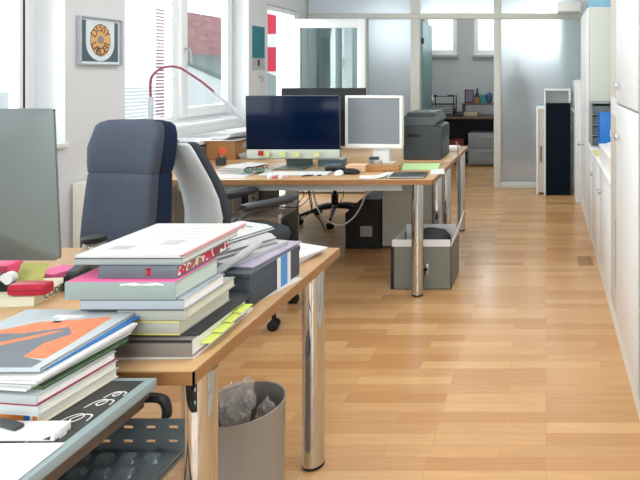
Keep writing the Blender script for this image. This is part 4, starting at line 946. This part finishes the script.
tag(MB(CHARC).box(-.03, .03, -.008, .008, 0, .008, .003).build('memory_stick', None, (X(15, 1.02)+.0, 1.008, AT+.0155), -.3), 'small dark memory stick on the white card envelope', 'memory stick')

# ------------------------------------------------------------------ waste bin
bxx, byy, br = -.965, 1.78, .125
t = thing('waste_bin', 'grey round waste bin under the foreground desk', 'bin', (bxx, byy, .001))
BINM = mat('taupe_bin', '9A9893', .45, .1, var=.03)
MB(BINM).lathe([(.02, .004), (.118, .004), (.119, 0), (.125, .347), (.127, .350), (.125, .352), (.121, .350), (.115, .01), (.02, .008)], n=48).build('body', t)
FILM = bpy.data.materials.new('plastic_film'); FILM.use_nodes = True
_b = FILM.node_tree.nodes['Principled BSDF']; _n = FILM.node_tree.nodes.new('ShaderNodeTexNoise'); _n.inputs['Scale'].default_value = 12
_r = FILM.node_tree.nodes.new('ShaderNodeMapRange'); _r.inputs['To Min'].default_value = .0; _r.inputs['To Max'].default_value = .5
FILM.node_tree.links.new(_n.outputs[0], _r.inputs[0]); FILM.node_tree.links.new(_r.outputs[0], _b.inputs['Alpha'])
_b.inputs['Base Color'].default_value = (.88, .84, .82, 1); _b.inputs['Roughness'].default_value = .12
from mathutils import noise
def crumple(label, c, r, hz, m, seed, name='plastic_wrapping'):
    t = bmesh.new(); bmesh.ops.create_icosphere(t, subdivisions=3, radius=1)
    for v in t.verts:
        p = v.co.copy(); q = p*2.1+Vector((seed*7.3, seed*1.7, seed*3.1))
        k = 1+.55*noise.noise(q)-.45*abs(noise.noise(q*2.2))
        v.co = Vector((p.x*r*k, p.y*r*k, p.z*hz*k))+Vector(c)
    o = MB(m).take(t, False).build(name, None, None, 0, 12); return tag(o, label, 'wrapping')
crumple('crumpled clear plastic wrapping sticking out of the waste bin', (bxx-.030, byy+.005, .345), .062, .075, FILM, 3)
crumple('small pale crumpled wrapping at the right side of the waste bin', (bxx+.062, byy+.03, .30), .030, .045, FILM, 5)
crumple('dark crumpled wrapping deep in the waste bin', (bxx+.0, byy, .15), .062, .085, mat('dark_wrap', '3A3836', .4, var=.4), 8)

# ------------------------------------------------------------------ picture, poster, radiator by the pier
pd0, pd1 = 2.9*F/(546-76), 2.9*F/(546-118.5)
pyc = (pd0+pd1)/2; pw = (pd1-pd0)/2
zt_, zb_ = Z(15, pd0), Z(65, pd0)
t = thing('framed_picture', 'framed picture of a round orange emblem hanging on the pier', 'picture', (WX, pyc, (zt_+zb_)/2)); ph = (zt_-zb_)/2
FRM = mat('picture_frame', 'AEB4BC', .4, .2)
b = MB(FRM)
for q in ((-pw, -pw+.010, -ph, ph), (pw-.010, pw, -ph, ph), (-pw+.010, pw-.010, -ph, -ph+.010), (-pw+.010, pw-.010, ph-.010, ph)): b.box(.001, .03, q[0], q[1], q[2], q[3], .002)
b.build('frame', t)
b = MB(mat('picture_mat', 'DDE8EC', .6)).box(.002, .014, -pw+.0105, pw-.0105, -ph+.0105, ph-.0105)
iw, ih = pw-.024, ph-.024
b.m(mat('picture_slate', '52656C', .6, var=.25, scale=20)).box(.0141, .0146, -iw, iw, -ih, ih)
# pale U-shaped field
U = [(-iw*.78, ih)]+[(-iw*.78*math.cos(a), -ih*.1-ih*.87*math.sin(a)) for a in [PI*i/18 for i in range(19)]]+[(iw*.78, ih)]
b.m(mat('picture_mat', 'DDE8EC')).prism(U, .0147, .0151, 'x')
E = [(iw*.56*math.cos(2*PI*i/32), .06*ih+ih*.80*math.sin(2*PI*i/32)) for i in range(32)]
b.m(mat('emblem_rim', '6B5A54', .6)).prism(E, .0152, .0155, 'x')
b.m(mat('emblem_orange', 'E0AC72', .6, var=.08)).prism([(u*.95, .08*ih+(v-.08*ih)*.95) for u, v in E], .0156, .0159, 'x')
b.m(mat('emblem_grey', '8E8A88', .6, var=.3, scale=60)).prism([(iw*.17*math.cos(2*PI*i/16), .08*ih+ih*.2*math.sin(2*PI*i/16)) for i in range(16)], .0160, .0163, 'x')
def ring_text(txt, a0, a1, flip):
    n = len(txt)
    for i, ch in enumerate(txt):
        a = math.radians(a0+(a1-a0)*i/(n-1)); u, v = iw*.40*math.cos(a), .08*ih+ih*.59*math.sin(a)
        rot = a-PI/2 if not flip else a+PI/2
        # picture plane: local +y is right (seen from +x, right is +y), z up
        M = Matrix.Translation((.0162, u, v)) @ Matrix(((0, 0, 1, 0), (1, 0, 0, 0), (0, 1, 0, 0), (0, 0, 0, 1))) @ Matrix.Rotation(rot, 4, 'Z')
        b.text(ch, .068, M, mat('emblem_ink', '4A3A34', .6), .0003)
ring_text('DISSY', 148, 32, False); ring_text('LAEDER', 205, 335, True)
b.build('print', t)
t = thing('poster', 'small teal and white poster on the wall between the windows', 'poster', (WX, 5.645, 1.66))
MB(TEAL).box(.001, .004, -.12, .12, -.11, .21).build('print', t)
b = MB(PAPERG).box(.001, .0039, -.12, .12, -.23, -.111); b.m(INK).box(.004, .0043, -.02, .02, -.19, -.125); b.build('caption', t)
tag(MB(STEEL).tube(curve([(WX+.001, 5.66, 1.36), (WX+.03, 5.66, 1.36), (WX+.032, 5.665, 1.33), (WX+.015, 5.67, 1.315)]), .006, 6).build('wall_hook'), 'small metal hook on the wall under the teal poster', 'hook')
t = thing('radiator', 'cream radiator standing against the pier behind the slate chair', 'radiator', (-2.84, 3.61, 0))
MB(CREAM).box(-.045, .055, -.20, .20, .10, .73, .006).build('panel', t)
b = MB(OFFW)
for k in range(8): b.box(.0555, .064, -.185+k*.046, -.16+k*.046, .14, .70, .002)
b.build('fins', t)
b = MB(CREAM).box(-.03, .03, -.18, -.15, .0, .099); b.box(-.03, .03, .15, .18, .0, .099); b.build('feet', t)

# ------------------------------------------------------------------ back office
bd = 8.35
t = thing('desk', 'dark wood desk in the back office under the high windows', 'desk', (-1.15, 8.7, 0))
MB(DARKWOOD).box(-.75, .75, -.35, .35, .71, .74, .003).build('tabletop', t)
for sx in (-1, 1): MB(DARKWOOD).box(sx*.73-.015, sx*.73+.015, -.32, .33, 0, .709).build('leg', t)
MB(BLACKP).box(-.70, .70, .30, .32, .25, .709).build('back_panel', t)
t = thing('drawer_pedestal', 'pale grey drawers under the back office desk', 'pedestal', (X(480, 8.4)+.08, 8.68, 0))
GD = mat('pale_grey_drawers', '8E979C', .5)
MB(GD).box(-.26, .26, -.27, .25, .02, .50, .004).build('body', t)
for k in range(2): 
    dr = MB(GD).box(-.25, .25, -.285, -.2705, .04+k*.23, .255+k*.23, .004).build('drawer', t)
    MB(STEEL).box(-.12, .12, -.297, -.2855, .21+k*.23, .222+k*.23).build('handle', dr)
t = thing('paper_crate', 'dark red crate in the shade under the back office desk', 'crate', (X(456, 8.6), 8.72, 0))
b = MB(mat('dark_red_board', '7A3A36', .6)); b.box(-.12, .12, -.15, -.14, 0, .37); b.box(-.12, .12, .14, .15, 0, .37); b.box(-.12, -.11, -.14, .14, 0, .37); b.box(.11, .12, -.14, .14, 0, .37); b.box(-.11, .11, -.14, .14, 0, .01); b.build('case', t)
# scanner / paper trays rack
t = thing('letter_tray', 'black wire letter tray rack at the left of the back office desk', 'tray', (X(443, 8.6), 8.72, .741))
b = MB(BLACKP)
for k in range(3): b.box(-.18, .17, -.14, .14, .03+k*.07, .04+k*.07)
for sx in (-1, 1):
    for sy in (-1, 1): b.tube([(sx*.165, sy*.13, 0), (sx*.165, sy*.13, .31)], .008, 6)
b.box(-.19, -.09, -.14, -.1, .30, .32); b.box(.07, .18, -.14, -.1, .30, .32); b.tube([(-.17, -.12, .3), (.17, -.12, .3)], .006, 6)
b.build('rack', t)
MB(PAPERG).box(-.165, .15, -.135, .12, .0405, .055).build('papers', t); MB(PAPERG).box(-.165, .15, -.135, .12, .1105, .13).build('papers', t)
t = thing('telephone', 'small black desk telephone beside the letter tray rack', 'telephone', (X(458.5, 8.5), 8.50, .741))
MB(BLACKP).prism([(-.09, .0), (.09, .0), (.09, .07), (-.09, .025)], -.07, .07, 'x').build('base', t)
MB(BLACKP).tube(curve([(-.06, -.06, .062), (-.06, -.03, .085), (-.06, .04, .10), (-.06, .07, .09)]), .018, 8).build('handset', t)
t = thing('desk_shelf', 'low wooden desk shelf holding small items in the back office', 'shelf', (X(480, 8.6)+.05, 8.75, .741))
MB(DARKWOOD).box(-.33, .33, -.13, .13, .165, .19, .002).build('board', t)
for sx in (-1, 1): MB(DARKWOOD).box(sx*.32-.012, sx*.32+.012, -.125, .125, 0, .1645).build('side', t)
tag(MB(mat('paper_beige', 'C3AE8E', .8)).box(-.12, .12, -.1, .1, 0, .055, .002).build('paper_stack', None, (X(469, 8.55), 8.7, .7415)), 'beige paper stack inside the low wooden desk shelf', 'papers')
sz = .741+.1905
cx0 = X(480, 8.6)+.05
t = thing('framed_photo', 'small framed photo on the low desk shelf in the back office', 'picture', (X(469, 8.72), 8.74, sz))
MB(mat('maroon_frame', '5A2C34', .5)).box(-.07, .075, -.01, .01, 0, .21, .002).build('frame', t); MB(mat('photo_dark', '6E6A86', .5, var=.6, scale=30)).box(-.05, .055, -.0115, -.0102, .02, .19).build('print', t)
tag(MB(mat('bronze_figure', '8A5A40', .5)).loft([[(px, py, zz) for px, py in superell(r, r*.7, 14, 2)] for zz, r in ((0, .055), (.03, .06), (.06, .045), (.08, .05), (.095, .015))]).build('figurine', None, (X(477, 8.66), 8.66, sz)), 'small brown figurine before the framed photo', 'figurine')
tag(MB(mat('dark_green_glass', '1F4038', .2)).lathe([(.02, 0), (.042, .002), (.045, .10), (.015, .17), (.014, .22), (.017, .225)], n=16).build('bottle', None, (X(477, 8.78), 8.80, sz)), 'dark green bottle behind the brown figurine', 'bottle')
t = thing('pen_holder', 'teal pen holder on the low desk shelf', 'pen holder', (X(483, 8.7), 8.70, sz)); MB(mat('teal_pot', '2F8A8A', .5)).lathe([(.03, 0), (.04, .002), (.042, .13), (.037, .13), (.035, .01)], n=18).build('pot', t)
tag(MB(mat('blue_ball', '34507E', .5, var=.4, scale=40)).loft([[(r*math.cos(a), r*math.sin(a), zz) for a in [2*PI*i/16 for i in range(16)]] for zz, r in ((0, .03), (.04, .05), (.10, .055), (.15, .04), (.165, .01))]).build('vase', None, (X(489, 8.7), 8.72, sz)), 'dark blue vase at the right of the low desk shelf', 'vase')
# coat stand with coats behind the right frosted panel
t = thing('coat_stand', 'coat stand with dark coats behind the right frosted glass', 'coat stand', (X(519, 7.1), 7.12, 0))
MB(BLACKM).lathe([(.2, .001), (.2, .02), (.02, .03), (.02, 1.55), (.03, 1.56), (.03, 1.6), (.01, 1.62)], n=20).build('pole', t)
MB(mat('grey_brown_coat', '3E3A35', .9, var=.2)).loft([[(px, py, zz) for px, py in superell(a, c, 20, 2.4)] for zz, a, c in ((.30, .17, .11), (.6, .18, .12), (1.0, .16, .11), (1.3, .15, .1), (1.42, .06, .05))]).build('coat', t)

tag(MB(mat('pale_green_board', 'BFCFC4', .6)).box(X(559, 7.2), .90, 7.2, 7.22, .0, 2.3, .003).build('board'), 'tall pale green board behind the right end of the frosted glass', 'board')
